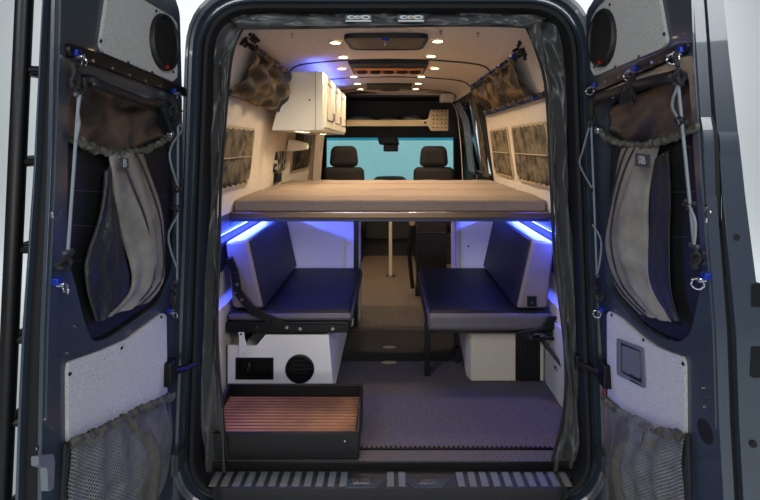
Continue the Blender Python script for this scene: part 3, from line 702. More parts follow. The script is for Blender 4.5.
for k, yy in enumerate((1.22, 1.45, 2.05)):
    x = -.60 if k < 2 else -.56
    l_ = thing('cabinet_downlight', ['puck light under the overhead cabinet, nearest the doorway', 'round puck light under the overhead cabinet, middle one', 'round puck light under the overhead cabinet, farthest one'][k], 'light', (x, yy, 1.424))
    MB().lathe((x, yy, 1.4245), (0, 0, -1), [(.036, -.001), (.035, .004), (.028, .005)], 20).obj('bezel', m_alu, l_)
    MB().disc((x, yy, 1.424), .027, -.005, (0, 0, 1), 20).obj('lens', m_lamp, l_)
    li = bpy.data.lights.new('puck', 'SPOT'); li.energy = 4; li.color = (1, .78, .5); li.spot_size = math.radians(140); li.spot_blend = .7; li.shadow_soft_size = .025
    lo = bpy.data.objects.new('puck', li); C.objects.link(lo); lo.location = (x, yy, 1.412)
# blue led strip on top of the cabinet
st = tag(MB().box(-.50, -.475, ya + .03, yb - .05, 1.806, 1.812).obj('led_strip', m_led, base=(-.49, ya, 1.806)), 'blue glowing light strip on top of the overhead cabinet', 'light')
def area(loc, rot, sx, sy, e, col, name='area', spread=PI):
    li = bpy.data.lights.new(name, 'AREA'); li.shape = 'RECTANGLE'; li.size = sx; li.size_y = sy; li.energy = e; li.color = col; li.spread = spread
    o = bpy.data.objects.new(name, li); C.objects.link(o); o.location = loc; o.rotation_euler = rot; return o
area((-.487, 1.85, 1.816), (PI, 0, 0), .02, 1.4, 3.5, (.10, .16, 1))

# ================================================================== wall stowage panels with rails and bags
def wallpt(sx, y, z, n): 
    x = wx(z); return Vector((sx * (x - n * .9), y, z - n * .4 if z > 1.57 else z))
def stow(sx, y0, y1, label, bag_y, m_bagx):
    t = thing('stowage_panel', label, 'storage panel', (sx * .74, y0, 1.58))
    W = lambda a, c, n: wallpt(sx, a, c, n)
    for (z0, z1) in ((1.575, 1.605), (1.80, 1.825)):
        r = MB().plate([(y0, z0), (y1, z0), (y1, z1), (y0, z1)], W, .004, .022).obj('rail', m_black, t, bevel=.003)
        k = 0; yy = y0 + .14
        while yy < y1:
            c = W(yy, (z0 + z1) / 2, .026)
            s1 = MB().box(-.012, .012, -.022, .022, -.011, .011, Matrix.Translation(c)).obj('rail_stud', m_bluefit, r, bevel=.003)
            MB().torus(c + Vector((-sx * .014, .01, -.008 if z0 > 1.7 else .012)), (.3, 1, .2), .013, .0028, 14, 5).obj('stud_ring', m_steel, s1)
            yy += .30
    return t, W
tR_, W = stow(1, .46, 1.98, 'black railed storage panel with brown gathered bag high on the right wall', None, None)
def bagf(u, v):
    y = .58 + 1.36 * u; z = 1.80 - .205 * v; n = .02 + .045 * math.sin(PI * v) ** .8 * (.7 + .3 * math.sin(u * 30)) + .016 * math.sin(u * 62 + 2 * math.sin(v * 4)) + .006 * math.sin(v * 14 + u * 20)
    return W(y, z, max(n, .012))
MB().grid(bagf, 90, 14).obj('gathered_bag', m_bag, tR_, solid=.002)
MB().tube([W(.58 + 1.36 * i / 60, 1.795, .034 + .006 * math.sin(i * 2.2)) for i in range(61)], .012, 7).obj('bag_hem', m_bag, tR_)
MB().tube([W(.58 + 1.36 * i / 60, 1.60, .030 + .005 * math.sin(i * 2.2)) for i in range(61)], .010, 7).obj('bag_hem', m_bag, tR_)
tL_, WL = stow(-1, .36, 1.12, 'black railed storage panel with bulging camouflage bag high on the left wall', None, None)
def bagl(u, v):
    y = .38 + .78 * u; z = 1.81 - .225 * v - .03 * u * v; n = .025 + (.085 * (.2 + .8 * u)) * math.sin(PI * min(v * .9, 1)) ** .8 + .016 * math.sin(u * 22 + 5 * v) + .012 * math.sin(v * 13 - u * 12)
    return WL(y, z, max(n, .012))
MB().grid(bagl, 50, 24).obj('gathered_bag', m_bag, tL_, solid=.002)
MB().tube([WL(.38 + .78 * i / 40, 1.805 + .0, .036 + .008 * math.sin(i * 2.2)) for i in range(41)], .014, 7).obj('bag_hem', m_bag, tL_)
# black ratchet clumps at the near ends
for (x, y, z, nm) in ((-.645, .29, 1.815, 'black buckle clump on the near end of the left wall rail'), (.645, .38, 1.80, 'black buckle clump on the near end of the right wall rail')):
    b = MB()
    for k in range(9):
        c = Vector((x, y, z)) + Vector([random.uniform(-.03, .03) for _ in range(3)])
        b.tube([c, c + Vector((random.uniform(-.03, .03), random.uniform(-.03, .03), random.uniform(-.04, .02)))], .009, 6)
    tag(b.obj('strap_buckle', m_web, base=(x, y, z)), nm, 'strap')

# ================================================================== side windows
def side_window(sx, y0, y1, z0, z1, idx, cm, rod=True):
    t = bpy.data.objects.new('window_%d' % idx, None); C.objects.link(t); t.location = (sx * wx(z0), (y0 + y1) / 2, z0); t['kind'] = 'structure'
    W = lambda a, c, n: Vector((sx * (wx(c) - n), a, c))
    o_ = fillet([(y0, z0), (y1, z0), (y1, z1), (y0, z1)], .05, 5); e = .018; i_ = fillet([(y0 + e, z0 + e), (y1 - e, z0 + e), (y1 - e, z1 - e), (y0 + e, z1 - e)], .04, 5)
    MB().plate(o_, W, -.004, .012, [i_]).obj('window_frame', m_tan, t, bevel=.004)
    nf = max(3, int((y1 - y0) / .09))
    MB().grid(lambda u, v: W(y0 + .012 + (y1 - y0 - .024) * u, z0 + .014 + (z1 - z0 - .028) * v, .010 + .011 * math.sin(u * nf * 2 * PI + math.sin(v * 5)) * (.25 + abs(v - .5))), 60, 12).obj('window_curtain', cm, t, solid=.0015)
    if rod: MB().tube([W(y0 + .02, (z0 + z1) / 2, .022), W(y1 - .02, (z0 + z1) / 2, .012)], .0035, 6).obj('curtain_cord', m_tan, t)
side_window(1, 1.35, 1.93, 1.095, 1.455, 1, m_olive)
side_window(1, .52, 1.24, 1.095, 1.455, 2, m_olive)
side_window(-1, .30, .93, 1.095, 1.43, 3, m_olive)
side_window(-1, 2.14, 3.06, 1.09, 1.53, 4, m_brownc)
struct(MB().hexa([(-.885, 3.10, 0), (-.79, 3.10, 0), (-.79, 3.15, 0), (-.885, 3.15, 0)], [(-.77, 3.10, 1.7), (-.70, 3.10, 1.7), (-.70, 3.15, 1.7), (-.77, 3.15, 1.7)]).obj('trim_5', m_liner, bevel=.006))
# sliding door opening on the right: black frame and two drapes
struct(MB().plate([(2.06, 1.03), (3.14, 1.03), (3.14, 1.79), (2.06, 1.79)], lambda a, c, n: ((wx(c) if c < 1.775 else .70) - n, a, c), -.05, .008, [[(2.10, 1.07), (3.10, 1.07), (3.10, 1.755), (2.10, 1.755)]]).obj('window_5', m_plastic, bevel=.003))
def side_drape(y0, y1, x0, name, m, label, tie=False):
    def f(u, v):
        y = y0 + (y1 - y0) * u; z = 1.76 - .72 * v; x = wx(z) - .025 - .012 * math.sin(u * 24 + math.sin(v * 3)) - .012 * v
        if tie: y += .03 * math.sin(v * PI)
        return (x, y, z)
    o = MB().grid(f, 36, 20).obj(name, m, base=(wx(1.04), y0, 1.04), solid=.002)
    return tag(o, label, 'curtain')
side_drape(2.06, 2.34, 0, 'window_curtain', m_brownc, 'dark brown gathered curtain at the near side of the side door gap')
side_drape(2.74, 3.12, 0, 'window_curtain', m_drape, 'slate blue gathered curtain by the cab beyond the side door gap')
b = MB()
for k in range(6):
    c = Vector((.70, 2.55, 1.70)); b.tube([c, c + Vector((random.uniform(-.03, .03), random.uniform(-.06, .06), random.uniform(-.05, .04)))], .007, 6)
b.tube([(.70, 2.55, 1.78), (.70, 2.55, 1.69)], .004, 6)
tag(b.obj('curtain_clip', m_web, base=(.70, 2.55, 1.70)), 'small black clip dangling in the bright side door gap', 'clip')
tag(MB().box(.52, .66, 2.96, 3.12, 1.775, 1.86).obj('speaker_pod', m_liner, base=(.59, 3.04, 1.775), bevel=.012), 'small cream box in the ceiling corner above the side door', 'box')

# left wall: switch panel and wedge shaped lamp arm
t = thing('wall_switch_panel', 'black and silver patterned panel on the left wall above the bed', 'panel', (-.84, 1.62, 1.15))
MB().hexa([(-.868, 1.55, 1.13), (-.835, 1.55, 1.13), (-.835, 1.86, 1.13), (-.868, 1.86, 1.13)], [(-.855, 1.55, 1.28), (-.82, 1.55, 1.28), (-.82, 1.86, 1.28), (-.855, 1.86, 1.28)]).obj('panel', mat('black and silver print', (12, 12, 13), .6, 0, rgb2=(190, 180, 160), scale=28, ramp=(.52, .58)), t, bevel=.01)
MB().box(-.868, -.828, 1.60, 1.72, 1.05, 1.12).obj('socket', m_black, t, bevel=.006)
t = tag(MB().hexa([(-.83, 1.86, 1.275), (-.68, 1.86, 1.292), (-.68, 2.05, 1.292), (-.83, 2.05, 1.275)], [(-.81, 1.86, 1.378), (-.68, 1.86, 1.345), (-.68, 2.05, 1.345), (-.81, 2.05, 1.378)]).obj('wall_bracket', m_cab, base=(-.8, 2.1, 1.28), bevel=.008), 'cream wedge shaped bracket on the left wall under the overhead cabinet', 'bracket')

# ================================================================== bed
t = thing('bed_platform', 'bed platform with shiny aluminium front edge spanning the van above the benches', 'bed', (0, .70, .925))
MB().box(-.878, .878, .71, 2.02, .935, .958).obj('board', m_tan, t)
b = MB(); b.box(-.90, .90, .695, .72, .925, .962); b.obj('edge_rail', mat('bronze anodised aluminium', (120, 96, 72), .4, .8), t, bevel=.004)
MB().box(-.90, .90, .691, .696, .953, .959).obj('edge_highlight', m_steel, t, bevel=.002)  # bright strip modelled in place of the highlight along the metal edge
MB().box(-.90, .90, .73, .79, .900, .934).obj('cross_beam', m_dkgrey, t, bevel=.004)
for k, (y0, y1, dx) in enumerate(((.70, 1.145, 0), (1.15, 1.60, .004), (1.605, 2.00, .008))):
    def f(u, v, y0=y0, y1=y1, dx=dx):
        a = u * 2 * PI
        return None
    b = MB(); nx, ny = 40, 14; hw = .865 - dx; vs = []; fs = []
    def zt(x, yv): 
        ex = min(1, (1 - abs(x)) * 22); ey = min(1, (1 - abs(yv)) * 5)
        return 1.022 + .023 * (max(ex, 0) ** .5) * (max(ey, 0) ** .5) + .0022 * math.sin(x * 19 + k * 2) * math.sin(yv * 3 + x * 6)
    g = lambda u, v: (-hw + 2 * hw * u, y0 + (y1 - y0) * v, zt(2 * u - 1, 2 * v - 1))
    for i in range(nx + 1):
        for j in range(ny + 1): vs.append(g(i / nx, j / ny))
    fs = [(i * (ny + 1) + j, (i + 1) * (ny + 1) + j, (i + 1) * (ny + 1) + j + 1, i * (ny + 1) + j + 1) for i in range(nx) for j in range(ny)]
    per = [i * (ny + 1) for i in range(nx + 1)] + [nx * (ny + 1) + j for j in range(1, ny + 1)] + [i * (ny + 1) + ny for i in range(nx - 1, -1, -1)] + [j for j in range(ny - 1, 0, -1)]
    base_i = len(vs)
    for p in per: vs.append((vs[p][0], vs[p][1] + (.004 if vs[p][1] < y0 + .01 else 0), .962))
    n = len(per); fs += [(per[i], per[(i + 1) % n], base_i + (i + 1) % n, base_i + i) for i in range(n)] + [tuple(base_i + i for i in range(n))]
    o = b.add(vs, fs).obj('bed_cushion', m_cushion, base=(0, y0, .962), bevel=.006)
    tag(o, ['taupe mattress section at the rear edge of the bed, nearest the doors', 'taupe mattress section in the middle of the bed', 'taupe mattress section at the far side of the bed, toward the cab'][k], 'mattress', 'taupe mattress sections on the bed')

# ================================================================== bench seats
def cushion_box(x0, x1, y0, y1, z0, z1, bow=.012):
    nx, ny = 12, 14
    b = MB()
    def f(u, v): return (x0 + (x1 - x0) * u, y0 + (y1 - y0) * v, z1 - bow + bow * (math.sin(PI * u) ** .4) * (math.sin(PI * v) ** .4) + .002 * math.sin(v * 9 + u * 4))
    vs = [f(i / nx, j / ny) for i in range(nx + 1) for j in range(ny + 1)]
    fs = [(i * (ny + 1) + j, (i + 1) * (ny + 1) + j, (i + 1) * (ny + 1) + j + 1, i * (ny + 1) + j + 1) for i in range(nx) for j in range(ny)]
    b.add(vs, fs); return b
def bench(sx, label):
    t = thing('bench_seat', label, 'seat', (sx * .5, .6, 0))
    X = lambda a, b_: (min(sx * a, sx * b_), max(sx * a, sx * b_))
    xa, xb = X(.198, .70)
    wr = lambda u: .004 * math.sin(u * 23) + .003 * math.sin(u * 51)
    # side walls of the cushion (grey leatherette) and the dark seat top
    X1, X2 = X(.20, .86)
    b = MB(); b.box(X1, X2, .575, 1.49, .396 if sx < 0 else .345, .440)
    sk = b.obj('seat_cushion', m_vinyl_m, t, bevel=.022, seg=4)
    tp = MB(); tp.box(X1 + .012, X2 - .012, .592, 1.475, .425, .452); tp.obj('seat_top', m_vinyl, sk, bevel=.016, seg=4)
    pp = MB(); e0 = .436
    pp.tube([(sx * .212, 1.47, e0), (sx * .212, .590, e0), (sx * .85, .590, e0)], .0045, 6); pp.obj('piping', m_vinyl, sk)
    # inner facing edge strip is dark vinyl
    MB().box(*X(.196, .203), .61, 1.46, .40 if sx < 0 else .352, .42).obj('front_edge', m_vinyl, sk, bevel=.003)
    for k in range(3): MB().box(*X(.30, .55), .86 + k * .07, .864 + k * .07, .4495, .4525).obj('tuft_line', m_vinyl, sk, bevel=.001)
    # backrest, leaning on the wall
    q0 = lambda xf, xb_, z, y: (sx * xf, y, z), 
    z0, z1 = .462, .825
    lo = [(sx * .672, z0), (sx * .835, z0), (sx * .875, z1 - .01), (sx * .752, z1)]
    b = MB(); b.hexa([(x, .585, z) for x, z in lo], [(x, 1.475, z) for x, z in lo]); bk = b.obj('backrest', m_vinyl_l, t, bevel=.018, seg=4)
    b = MB(); b.hexa([(sx * .664, .595, z0 + .006), (sx * .676, .595, z0 + .006), (sx * .754, .595, z1 - .004), (sx * .744, .595, z1 - .004)],
                     [(sx * .664, 1.465, z0 + .006), (sx * .676, 1.465, z0 + .006), (sx * .754, 1.465, z1 - .004), (sx * .744, 1.465, z1 - .004)]); b.obj('backrest_face', m_vinyl, bk, bevel=.006, seg=3)
    # steel frame under the seat
    f0, f1 = (.342, .398) if sx < 0 else (.318, .350); b = MB(); b.box(*X(.22, .86), .566 if sx < 0 else .62, .65, f0, f1); b.box(*X(.22, .86), 1.45, 1.48, f0, f1); b.box(*X(.21, .235), .62, 1.48, f0, f1); b.box(*X(.83, .86), .572, 1.48, f0, f1)
    fr = b.obj('seat_frame', m_black, t, bevel=.003)
    for x in (.26, .32, .40, .56, .70) if sx < 0 else (): MB().disc((sx * x, .567, (f0 + f1) / 2), .007 if sx < 0 else .005, -.004, (0, 1, 0), 12).obj('bolt', m_dkgrey, fr)
    return t, X, bk
tL2, X, bkL = bench(-1, 'grey and black padded bench seat on the left, with slanted steel support arm')
b = MB(); arm = [(-.845, .555, .74), (-.815, .555, .66), (-.80, .555, .56), (-.72, .555, .46), (-.62, .555, .41), (-.545, .555, .375), (-.48, .555, .368), (-.24, .555, .368)]
w = [.020, .022, .022, .022, .022, .020, .018, .015]
for i in range(len(arm) - 1):
    p, q = Vector(arm[i]), Vector(arm[i + 1]); dv = (q - p).normalized(); nn = Vector((-dv.z, 0, dv.x))
    A = [p + nn * w[i], p - nn * w[i], q - nn * w[i + 1], q + nn * w[i + 1]]; b.hexa(A, [a + Vector((0, .010, 0)) for a in A])
ar = b.obj('support_arm', m_black, tL2, bevel=.002)
for p in ((-.84, .555, .74), (-.80, .555, .60), (-.775, .555, .52), (-.54, .555, .375), (-.47, .555, .368), (-.30, .555, .368)): MB().disc(p, .008, -.006, (0, 1, 0), 12).obj('arm_bolt', m_alu, ar)
tR2, X, bkR = bench(1, 'grey and black padded bench seat on the right, on a single black leg')
MB().box(.198, .228, .78, .81, .0085, .317).obj('leg', m_black, tR2, bevel=.003)
b = MB(); b.plate([(.66, .305), (.885, .305), (.885, .43), (.83, .43), (.79, .37), (.66, .345)], lambda a, c, n: (a, n, c), .556, .568, [[(.75, .32), (.87, .32), (.87, .36), (.80, .36), (.75, .335)]])
br = b.obj('side_bracket', m_black, tR2, bevel=.002)
b = MB(); b.disc((.735, .556, .325), .013, -.010, (0, 1, 0), 16)
for z in (.33, .37, .41): b.disc((.872, .556, z), .006, -.004, (0, 1, 0), 10)
b.obj('bracket_bolt', m_steel, br)
pa = MB().box(.725, .775, .574, .584, .475, .53).obj('hinge_plate', m_black, bkR, bevel=.002)
MB().disc((.75, .574, .50), .007, -.004, (0, 1, 0), 10).obj('bolt', m_steel, pa)
b = MB(); b.tube([(.80, .58, .30), (.88, .45, .20)], .010, 8); b.obj('brace', m_black, tR2)

# blue light strips and slotted rails on the walls under the bed
for sx, nm in ((-1, 'left'), (1, 'right')):
    x0, x1 = sorted((sx * .893, sx * .905))
    tag(MB().box(x0, x1, .50, 1.36, .875, .884).obj('led_strip', m_led, base=(sx * .9, .5, .875)), 'blue glowing light strip on the %s wall under the bed' % nm, 'light', None)
    x0, x1 = sorted((sx * .884, sx * .907))
    r = tag(MB().box(x0, x1, .42, 1.38, .79, .855).obj('cable_rail', mat('black slotted rail ' + nm, (16, 16, 20), .3, 0, rgb2=(90, 90, 110), scale=60, ramp=(.55, .6)), base=(sx * .9, .42, .79), bevel=.004), 'black slotted cable rail along the %s wall above the bench backrest' % nm, 'rail')
    area((sx * .885, .95, .872), (0, sx * math.radians(24), 0), .02, .98, 32, (.045, .085, 1))

# partitions behind the benches
t = thing('galley_cabinet', 'white cabinet end panel behind the left bench under the bed', 'cabinet', (-.6, 1.46, 0))
MB().box(-.865, -.27, 1.50, 2.02, .02, .90).obj('carcass', m_white, t, bevel=.002)
MB().box(-.32, -.262, 1.492, 1.502, .04, .88).obj('end_stile', m_white, t, bevel=.002)
MB().disc((-.292, 1.492, .62), .007, -.005, (0, 1, 0), 12).obj('lock', m_steel, t)
MB().box(-.262, -.238, 1.50, 2.02, .02, .90).obj('side_panel', m_black, t, bevel=.002)
MB().box(-.236, -.220, 1.62, 1.64, .02, .90).obj('door_edge', m_tweed_tan, t, bevel=.002)
t = thing('storage_cabinet', 'white cabinet end panel behind the right bench under the bed', 'cabinet', (.6, 1.46, 0))
MB().box(.505, .865, 1.50, 2.02, .02, .90).obj('carcass', m_white, t, bevel=.002)
MB().disc((.565, 1.50, .60), .007, -.005, (0, 1, 0), 12).obj('lock', m_dkgrey, t)
MB().box(.475, .508, 1.49, 1.53, .02, .90).obj('edge_post', m_tweed_tan, t, bevel=.003)
# table post
t = thing('table_post', 'slim pale metal post standing on the floor toward the cab', 'post', (.005, 2.9, 0))
MB().tube([(.005, 2.9, .004), (.005, 2.9, .95)], .017, 12).obj('pole', m_tweed_tan, t)
MB().disc((.005, 2.9, .001), .05, .008, (0, 0, 1), 20).obj('foot', m_alu, t, bevel=.002)

# ================================================================== white equipment box at the left
t = thing('equipment_box', 'white equipment box with socket recess and round black vent under the left bench', 'box', (-.58, .58, 0))
Q = lambda px, py: ((px - VX) / F * 2.54, CZ + (VY - py) / F * 2.54)
front = [(-.86, .02), (-.298, .02), (-.325, .325), (-.66, .325), (-.705, .270), (-.86, .270)]
fnc = lambda a, c, n: (a, n, c)
rh = [Q(237, 358.5), Q(272.5, 358.5), Q(272.5, 378), Q(237, 378)]
cc = Q(300, 368.5)
MB().plate(front, fnc, .58, .592, [rh]).obj('front_panel', m_white, t, bevel=.002)
MB().hexa([(-.298, .592, .02), (-.31, .592, .02), (-.325, .592, .298), (-.337, .592, .298)][0:1] + [(-.31, .592, .02), (-.337, .592, .325), (-.325, .592, .325)],
          [(-.298, 1.38, .02), (-.31, 1.38, .02), (-.337, 1.38, .325), (-.325, 1.38, .325)]).obj('side_panel', m_white, t)
b = MB(); b.box(-.80, -.34, .60, 1.36, .02, .23); b.obj('inner_case', m_white, t)
x0, z1 = rh[0]; x1, z0 = rh[2]
rc = MB().plate([(x0 - .006, z0 - .006), (x1 + .006, z0 - .006), (x1 + .006, z1 + .006), (x0 - .006, z1 + .006)], fnc, .573, .581, [[(x0 + .012, z0 + .012), (x1 - .012, z0 + .012), (x1 - .012, z1 - .012), (x0 + .012, z1 - .012)]]).obj('socket_frame', m_black, t, bevel=.002)
MB().box(x0, x1, .596, .600, z0, z1).obj('socket_back', m_black, rc)
b = MB(); b.tube([(x0 + .055, .594, z0 + .03), (x0 + .060, .575, z0 + .05), (x0 + .075, .572, z0 + .085)], .008, 8); b.obj('plug', m_steel, rc)
vt = MB().lathe((cc[0], .58, cc[1]), (0, -1, 0), [(.076, -.002), (.076, .008), (.070, .011), (.062, .010), (.060, .002), (.001, .002)], 36).obj('round_vent', m_black, t)
b = MB()
for k in range(5): b.box(cc[0] - .055 + abs(k - 2) * .012, cc[0] + .055 - abs(k - 2) * .012, .570, .574, cc[1] - .044 + k * .022 - .003, cc[1] - .044 + k * .022 + .003)
b.obj('vent_louvre', m_plastic, vt)
b = MB()
for k in range(6): b.disc((cc[0] + .066 * math.cos(k * PI / 3), .570, cc[1] + .066 * math.sin(k * PI / 3)), .003, -.003, (0, 1, 0), 8)
b.obj('vent_screw', m_steel, vt)
# white bracket tongue
b = MB(); b.plate(fillet([Q(239, 357), Q(240, 337), Q(239, 331), Q(242, 329), Q(245, 331), Q(245, 337), Q(248, 345), Q(247, 350)], .006, 3), fnc, .566, .572); tn = b.obj('hinge_tongue', m_white, t, bevel=.002)
MB().disc((Q(242, 333)[0], .566, Q(242, 333)[1]), .006, -.004, (0, 1, 0), 12).obj('tongue_bolt', m_steel, tn)

# ================================================================== slatted step tray
t = thing('slatted_step', 'black framed step with reddish wooden slats at the left of the doorway', 'step', (-.45, .06, 0))
xl, xr = -.79, -.132
b = MB(); b.box(xl, xr, .06, .075, .004, .118); b.obj('front_board', m_black, t, bevel=.003)
b = MB(); b.box(xl, xr, .372, .388, .014, .165); b.obj('back_board', m_black, t, bevel=.003)
for x in (xl, xr - .014): MB().hexa([(x, .076, .004), (x + .014, .076, .004), (x + .014, .371, .014), (x, .371, .014)], [(x, .076, .118), (x + .014, .076, .118), (x + .014, .371, .162), (x, .371, .162)]).obj('side_board', m_black, t, bevel=.002)
MB().box(xl + .015, xr - .015, .076, .371, .06, .092).obj('tray', m_black, t)
for k in range(12):
    y0 = .079 + k * .0243
    MB().box(xl + .016, xr - .016, y0, y0 + .0165, .094, .113).obj('slat', m_wood, t, bevel=.002)
b = MB(); b.disc((-.19, .06, .085), .0035, -.003, (0, 1, 0), 8); b.obj('screw', m_steel, t)

# ================================================================== carpet, right wheel box, wall hatch, floor plates
tag(MB().box(-.86, .868, .146, .975, .0005, .008).obj('carpet_mat', m_carpet, base=(0, .55, .0005), bevel=.002), 'charcoal carpet mat covering the rear of the van floor', 'carpet')
t = thing('wheel_arch_box', 'sand carpeted box with black vent under the right bench', 'box', (.65, .75, .008))
b = MB(); b.plate([(.455, .722), (.862, .722), (.862, 1.36), (.48, 1.36), (.435, .79)], lambda a, c, n: (a, c, n), .009, .275); b.obj('box', m_tweed_tan, t, bevel=.008)
vp = MB().box(.70, .838, .715, .723, .014, .268).obj('vent_grille', m_black, t, bevel=.003)
b = MB()
for k in range(9): b.box(.709 + k * .0143, .714 + k * .0143, .709, .715, .02, .262)
b.obj('vent_louvre', m_plastic, vp)
b = MB(); b.box(.376, .398, .80, .86, .10, .26); b.disc((.387, .80, .09), .018, .06, (0, 1, 0), 12); b.disc((.387, .80, .17), .014, .06, (0, 1, 0), 12); b.obj('side_latch', m_black, t, bevel=.003)
t = thing('wall_hatch', 'pale access hatch with small steel latch low on the right wall', 'hatch', (.87, .45, .02))
MB().box(.862, .874, .22, .70, .012, .40).obj('hatch_panel', m_tweed, t, bevel=.003)
MB().box(.852, .863, .50, .54, .17, .185).obj('latch', m_steel, t, bevel=.003)
for (y, lab) in ((1.19, 'oval brass floor anchor in the dark floor strip, farther from the doors'), (.955, 'oval brass floor anchor at the edge of the carpet, nearer the doors')):
    x = -.006; z = .001 if y > 1 else .0085
    b = MB(); b.plate([(x + .045 * math.cos(2 * PI * k / 24), y + .016 * math.sin(2 * PI * k / 24)) for k in range(24)], lambda a, c, n: (a, c, n), z, z + .004)
    tag(b.obj('floor_anchor', m_tan, base=(x, y, z), bevel=.001), lab, 'floor anchor', 'brass floor anchors')

# ================================================================== cab seats
def cab_seat(x, y, label, hx):
    t = thing('cab_seat', label, 'seat', (x, y, 0))
    b = MB(); b.hexa([(x - .25, y, .42), (x + .25, y, .42), (x + .25, y + .12, .42), (x - .25, y + .12, .42)], [(x - .225, y, 1.085), (x + .225, y, 1.085), (x + .225, y + .12, 1.085), (x - .225, y + .12, 1.085)])
    bk = b.obj('backrest', m_seatc, t, bevel=.058, seg=6)
    b = MB(); b.hexa([(x - .165, y + .0, 1.085), (x + .165, y + .0, 1.085), (x + .165, y + .13, 1.085), (x - .165, y + .13, 1.085)], [(x - .14, y + .0, 1.32), (x + .14, y + .0, 1.32), (x + .14, y + .13, 1.32), (x - .14, y + .13, 1.32)])
    b.obj('headrest', m_seatc, t, bevel=.063, seg=6)
    MB().box(x - .23, x + .23, y + .10, y + .56, .34, .46).obj('seat_cushion', m_seatc, t, bevel=.04, seg=4)
    MB().box(x - .20, x + .20, y + .04, y + .50, .0, .34).obj('pedestal', m_dash, t, bevel=.02)
    b = MB()
    for s_ in (-.06, .06): b.tube([(x + s_, y + .065, 1.06), (x + s_, y + .065, 1.13)], .006, 6)
    b.obj('headrest_post', m_steel, t)
    return t, bk
cs, bk = cab_seat(-.515, 3.34, 'dark cloth cab seat with headrest, on the left', 0)
cs2, bk2 = cab_seat(.49, 3.34, 'dark cloth cab seat with headrest, on the right', 0)
MB().box(.17, .52, 3.00, 3.12, .22, .95).obj('x', m_dash)
o = bpy.data.objects['x']; o.name = 'seat_organizer'
bpy.data.objects.remove(o)
t = thing('folded_seat', 'dark folded seat back with pale armrest edge, seen under the bed on the right', 'seat', (.40, 2.3, 0))
MB().box(.235, .50, 2.25, 2.37, .08, .92).obj('seat_back', m_seatc, t, bevel=.02, seg=3)
MB().box(.24, .495, 2.243, 2.251, .56, .566).obj('piping', m_dkgrey, t)
MB().tube([(.175, 2.30, .80), (.178, 2.30, .72), (.20, 2.30, .62)], [.028, .03, .026], 10).obj('armrest', m_tan, t)
MB().tube([(.20, 2.30, .60), (.165, 2.30, .40), (.20, 2.30, .06)], .018, 8).obj('support', m_black, t)
MB().box(.225, .49, 2.26, 2.36, 0.0, .085).obj('foot', m_black, t)
t = thing('cooking_pot', 'brassy metal container glinting in the shadow under the bed', 'pot', (-.44, 2.9, .0))
MB().lathe((-.44, 2.9, 0), (0, 0, 1), [(.001, .60), (.10, .60), (.115, .63), (.12, .76), (.10, .80), (.001, .81)], 24).obj('pot_body', m_tan, t)
MB().tube([(-.44, 2.9, .0), (-.44, 2.9, .61)], .03, 12).obj('stand', m_black, t)
# overhead shelf in the cab
t = thing('overhead_shelf', 'tan steel shelf with perforated end bracket above the windscreen', 'shelf', (0, 3.28, 1.53))
MB().box(-.66, .44, 3.30, 3.33, 1.535, 1.605).obj('front_bar', m_tan, t, bevel=.004)
MB().box(-.66, .60, 3.33, 3.75, 1.535, 1.55).obj('shelf_board', m_dash, t)
holes = [[(.49 + i * .03 + .007 * math.cos(k * PI / 3), 1.525 + j * .036 + .007 * math.sin(k * PI / 3)) for k in range(6)] for i in range(4) for j in range(6)]
holes = [[(.475 + i * .045 + .009 * math.cos(k * PI / 3), 1.52 + j * .045 + .009 * math.sin(k * PI / 3)) for k in range(6)] for i in range(4) for j in range(5)]
MB().plate([(.38, 1.55), (.38, 1.60), (.42, 1.62), (.44, 1.715), (.64, 1.715), (.635, 1.485), (.45, 1.485), (.42, 1.53)], lambda a, c, n: (a, n, c), 3.285, 3.298, holes).obj('perforated_bracket', m_tan, t, bevel=.001)
MB().disc((.385, 3.29, 1.575), .014, -.012, (0, 1, 0), 12).obj('knob', m_black, t)
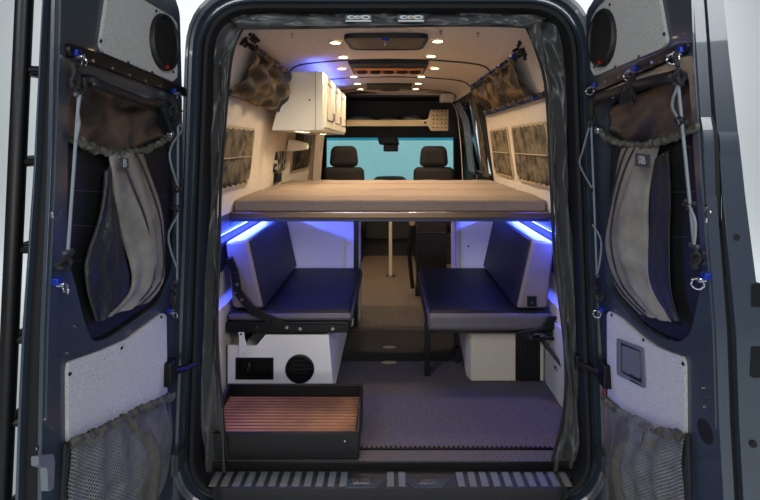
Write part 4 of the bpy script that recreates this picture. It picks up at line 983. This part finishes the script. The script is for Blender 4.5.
for (x, w_, h_, lab, mm) in ((-.33, .16, .10, 'grey soft bag lying on the overhead cab shelf, on the left', m_grey), (-.02, .15, .08, 'dark crumpled bag lying on the overhead cab shelf, in the middle', m_pouch), (.24, .12, .11, 'folded striped straps lying on the overhead cab shelf, beside the bracket', m_pouch)):
    b = MB()
    b.grid(lambda u, v, x=x, w_=w_, h_=h_: (x + w_ * math.sin(PI * v) * math.cos(2 * PI * u) * (1 + .12 * math.sin(u * 19)), 3.50 + .13 * math.sin(PI * v) * math.sin(2 * PI * u), 1.552 + h_ / 2 - h_ / 2 * math.cos(PI * v) * (1 + .25 * math.sin(u * 13))), 28, 12)
    tag(b.obj('soft_bag', mm, base=(x, 3.5, 1.552)), lab, 'bag', None)
# rear view mirror and sensor pod
t = thing('rear_view_mirror', 'dark mirror and sensor housing at the top centre of the windscreen', 'mirror', (-.02, 3.9, 1.4))
b = MB(); b.hexa([(-.13, 3.88, 1.33), (.12, 3.88, 1.33), (.12, 3.98, 1.33), (-.13, 3.98, 1.33)], [(-.16, 3.88, 1.45), (.08, 3.88, 1.45), (.08, 3.98, 1.45), (-.16, 3.98, 1.45)]); b.obj('housing', m_black, t, bevel=.02, seg=3)
MB().box(-.08, .10, 3.86, 3.885, 1.25, 1.345).obj('mirror', m_black, t, bevel=.015, seg=3)
b = MB(); b.tube([(0.02, 3.88, 1.33), (0.02, 3.90, 1.36)], .012, 8); b.obj('stem', m_black, t)

# ================================================================== light
w = bpy.data.worlds.new('world'); S.world = w; w.use_nodes = True
w.node_tree.nodes['Background'].inputs[0].default_value = (.86, .93, 1, 1); w.node_tree.nodes['Background'].inputs[1].default_value = .06
# backdrop washes
area((-5, 4.5, 5.5), (math.radians(48), 0, math.radians(-8)), 3, 3, 300, (.95, .99, 1))
area((5, 4.5, 5.5), (math.radians(48), 0, math.radians(8)), 3, 3, 300, (.95, .99, 1))
# studio softboxes behind and above the camera
area((-2.2, -4.0, 3.2), (math.radians(62), 0, math.radians(-24)), 1.6, 1.6, 105, (.92, .96, 1))
area((2.4, -4.0, 3.0), (math.radians(62), 0, math.radians(26)), 1.6, 1.6, 105, (.92, .96, 1))
area((-.3, -3.4, .9), (math.radians(88), 0, 0), 1.2, .8, 26, (1, .97, .98))  # low fill lamp, added to brighten the lower interior
S.view_settings.view_transform = 'Standard'; S.view_settings.look = 'None'; S.view_settings.gamma = 1; S.view_settings.exposure = 0
